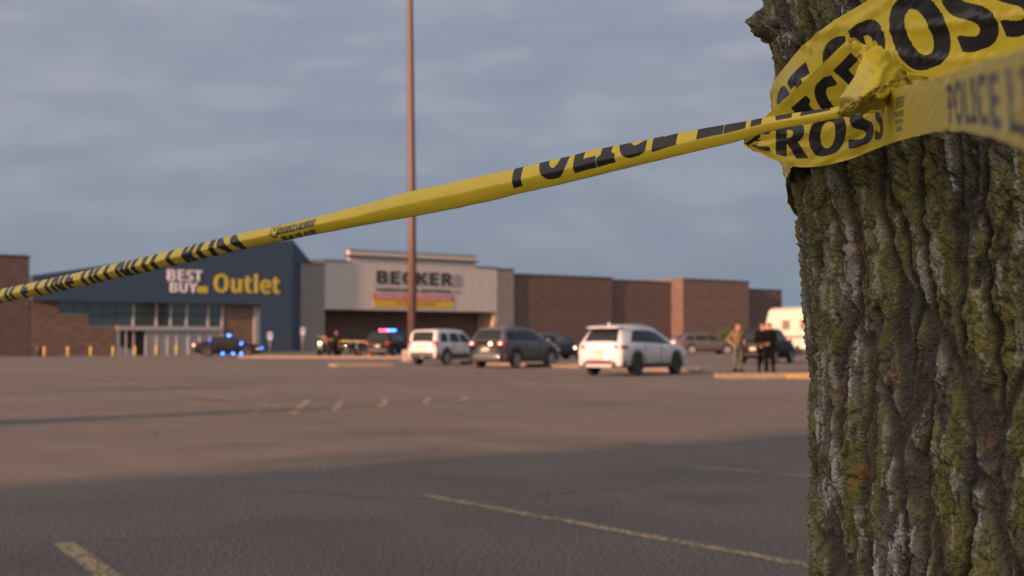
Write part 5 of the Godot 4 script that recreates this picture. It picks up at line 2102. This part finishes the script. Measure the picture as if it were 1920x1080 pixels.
func tape() -> void:
	var m := tape_material()
	var knot := at(1590, 208, 1.06)
	var o := thing("barrier_tape", "yellow plastic tape printed with black lettering, stretched from the knot on the mossy trunk", "barrier tape", knot)
	# 1. the stretched length: folded lengthwise, round like a straw far off and flat at the knot
	var mid := [[-600, 688], [0, 556], [100, 535], [300, 490], [460, 451], [584, 425], [680, 404], [775, 382], [895, 357], [965, 341], [1126, 303], [1287, 268], [1384, 247], [1449, 231], [1590, 208], [1640, 200]]
	var tall := [[-600, 24], [0, 27], [300, 30], [460, 32], [584, 32], [680, 40], [775, 49], [895, 52], [965, 50], [1126, 50], [1287, 43], [1384, 36], [1449, 28], [1590, 22]]
	var centre := [[-600, 0.5], [460, 0.50], [584, 0.52], [680, 0.6], [895, 0.72], [965, 0.76], [1126, 0.78], [1287, 0.84], [1449, 0.86], [1590, 0.88]]
	var rows := []
	var us := []
	var vs := []
	var wob := noise(95, 1.0, 3)
	for k in 241:
		var t := -0.02 + 2.02 * k / 240.0
		var p := []
		for e in [t, t + 0.004]:
			var x: float = 0.232 - 0.965 * e
			var z: float = 1.06 + 1.14 * e
			var px := 960.0 + LENS * x / z
			p.append(at(px, table(mid, px), z))
			if p.size() == 1:
				p.append(px)
		var along: Vector3 = (p[2] - p[0]).normalized()
		var px: float = p[1]
		var z := -(p[0] as Vector3).z
		var up := along.cross(Vector3(p[0].x, 0, p[0].z).normalized()).normalized()
		if up.y < 0:
			up = -up
		var out := along.cross(up).normalized()
		if out.z < 0:
			out = -out
		var b := table(tall, px) * 0.97 * z / LENS / 2.0
		var d := b * lerpf(0.85, 0.45, ss(300, 900, px))
		var row := PackedVector3Array()
		var vrow := []
		var v := table(centre, px)
		var arc := 0.0
		var n := 28
		var sec := []
		var lens_ := [0.0]
		for i in n + 1:
			var a := PI - TAU * i / n
			var e := 1.55
			var s := signf(sin(a)) * pow(absf(sin(a)), e)
			var c := signf(cos(a)) * pow(absf(cos(a)), e)
			var w := 1.0 + 0.07 * wob.get_noise_2d(t * 22.0, a * 0.8)
			sec.append(p[0] + (up * b * s + out * d * c) * w)
			if i > 0:
				arc += (sec[i] as Vector3).distance_to(sec[i - 1])
				lens_.append(arc)
		for i in n + 1:
			row.append(sec[i])
			vrow.append(v + (lens_[i] - arc / 2.0) / TAPE_W)
		rows.append(row)
		us.append((1.0535 - t) * 1.494)
		vs.append(vrow)
	ribbon("stretched_length", o, rows, us, vs, m)
	# 2. the turn round the trunk, climbing to the right
	rows = []
	us = []
	vs = []
	var n1 := noise(96, 1.0, 3)
	for k in 221:
		var deg := lerpf(-150.0, 70.0, k / 220.0)
		var h0 := 1.4145 + 0.23 * 0.25 * deg_to_rad(deg + 27.4)
		var row := PackedVector3Array()
		var vrow := []
		for q in 25:
			var f := q / 24.0
			var w := (0.5 - f) * TAPE_W
			var turn := deg_to_rad(deg) - w * 0.225 / 0.25
			var u := deg_to_rad(deg) * 0.25
			var fold := absf(n1.get_noise_2d(u * 9.0 + w * 34.0, w * 5.0 - u * 5.0))
			var out := 0.0074 + 0.0085 * maxf(0.0, 0.25 - fold * 2.4) + 0.0042 * n1.get_noise_2d(u * 7.0, w * 9.0 + 50.0)
			row.append(on_trunk(turn, h0 + w * 0.974, out))
			vrow.append(f)
		rows.append(row)
		us.append(0.690 + 0.25 * deg_to_rad(deg + 22.5) * 0.93 + (0.45 if deg < -67.5 else 0.0))
		vs.append(vrow)
	ribbon("wrapped_band", o, rows, us, vs, m)
	# 3. the folded flap left of the knot: an upper arm and a lower arm that meet in a point
	strip("upper_flap", o, [
		[at(1394, 266, 1.185), at(1412, 284, 1.185)],
		[at(1437, 216, 1.165), at(1500, 282, 1.16)],
		[at(1500, 160, 1.125), at(1572, 236, 1.115)],
		[at(1550, 112, 1.09), at(1632, 188, 1.075)],
		[at(1590, 74, 1.065), at(1668, 150, 1.045)],
		[at(1604, 70, 1.055), at(1690, 150, 1.04)]], 0.05, 1.0, 0.02, 0.72, m, 0.0022, 101)
	strip("loose_tail", o, [
		[at(1396, 252, 1.19), at(1394, 274, 1.19)],
		[at(1490, 212, 1.145), at(1490, 312, 1.15)],
		[at(1580, 190, 1.10), at(1575, 304, 1.11)],
		[at(1650, 174, 1.05), at(1650, 276, 1.065)],
		[at(1700, 160, 0.86), at(1700, 260, 0.90)],
		[at(1765, 142, 0.60), at(1770, 246, 0.66)],
		[at(1840, 116, 0.43), at(1850, 256, 0.48)],
		[at(1930, 86, 0.33), at(1945, 290, 0.375)],
		[at(2100, 20, 0.27), at(2120, 350, 0.30)],
		[at(2500, -60, 0.23), at(2520, 480, 0.25)]], 0.598, 1.0, 0.0, 1.0, m, 0.0026, 102, 14, 18)
	# 4. the crumpled knot
	crumple("knot", o, [
		[at(1640, 78, 1.035), at(1660, 94, 1.018), at(1690, 120, 1.03), at(1716, 160, 1.05)],
		[at(1620, 104, 1.02), at(1650, 126, 0.985), at(1683, 138, 1.005), at(1706, 164, 1.04)],
		[at(1600, 148, 1.012), at(1638, 158, 0.972), at(1668, 160, 0.99), at(1694, 170, 1.03)],
		[at(1574, 182, 1.02), at(1618, 184, 0.965), at(1650, 178, 0.985), at(1684, 176, 1.03)],
		[at(1576, 212, 1.035), at(1610, 206, 1.0), at(1642, 198, 1.012), at(1670, 184, 1.04)]], m, 1.0, 0.3, 0.62, 103)
	crumple("pleat", o, [
		[at(1588, 72, 1.058), at(1622, 82, 1.05), at(1668, 112, 1.045), at(1740, 146, 1.05)],
		[at(1604, 100, 1.055), at(1632, 108, 1.038), at(1672, 134, 1.04), at(1728, 162, 1.045)],
		[at(1612, 122, 1.055), at(1640, 128, 1.04), at(1676, 154, 1.045), at(1716, 172, 1.05)]], m, 0.96, 0.25, 0.4, 104)
	crumple("pleat", o, [
		[at(1574, 200, 1.04), at(1600, 176, 1.0), at(1640, 150, 0.985), at(1652, 120, 1.0)],
		[at(1566, 214, 1.05), at(1598, 198, 1.0), at(1650, 184, 0.975), at(1700, 160, 1.02)],
		[at(1580, 222, 1.06), at(1620, 212, 1.02), at(1668, 200, 1.015), at(1722, 166, 1.04)]], m, 1.03, 0.2, 0.45, 105)
	# the far end is tied to a thin stake beyond the frame
	var e := at(-505, 667, 3.33)
	var s := thing("tape_stake", "thin green steel stake holding the far end of the tape", "stake", Vector3(e.x - 0.02, 0, e.z))
	var st := begin(true)
	tube(st, [Vector3(0, -0.2, 0), Vector3(0, e.y + 0.15, 0)], [0.02, 0.02], 8)
	obj("rod", st, mat(Color(0.03, 0.07, 0.03), 0.5), s)
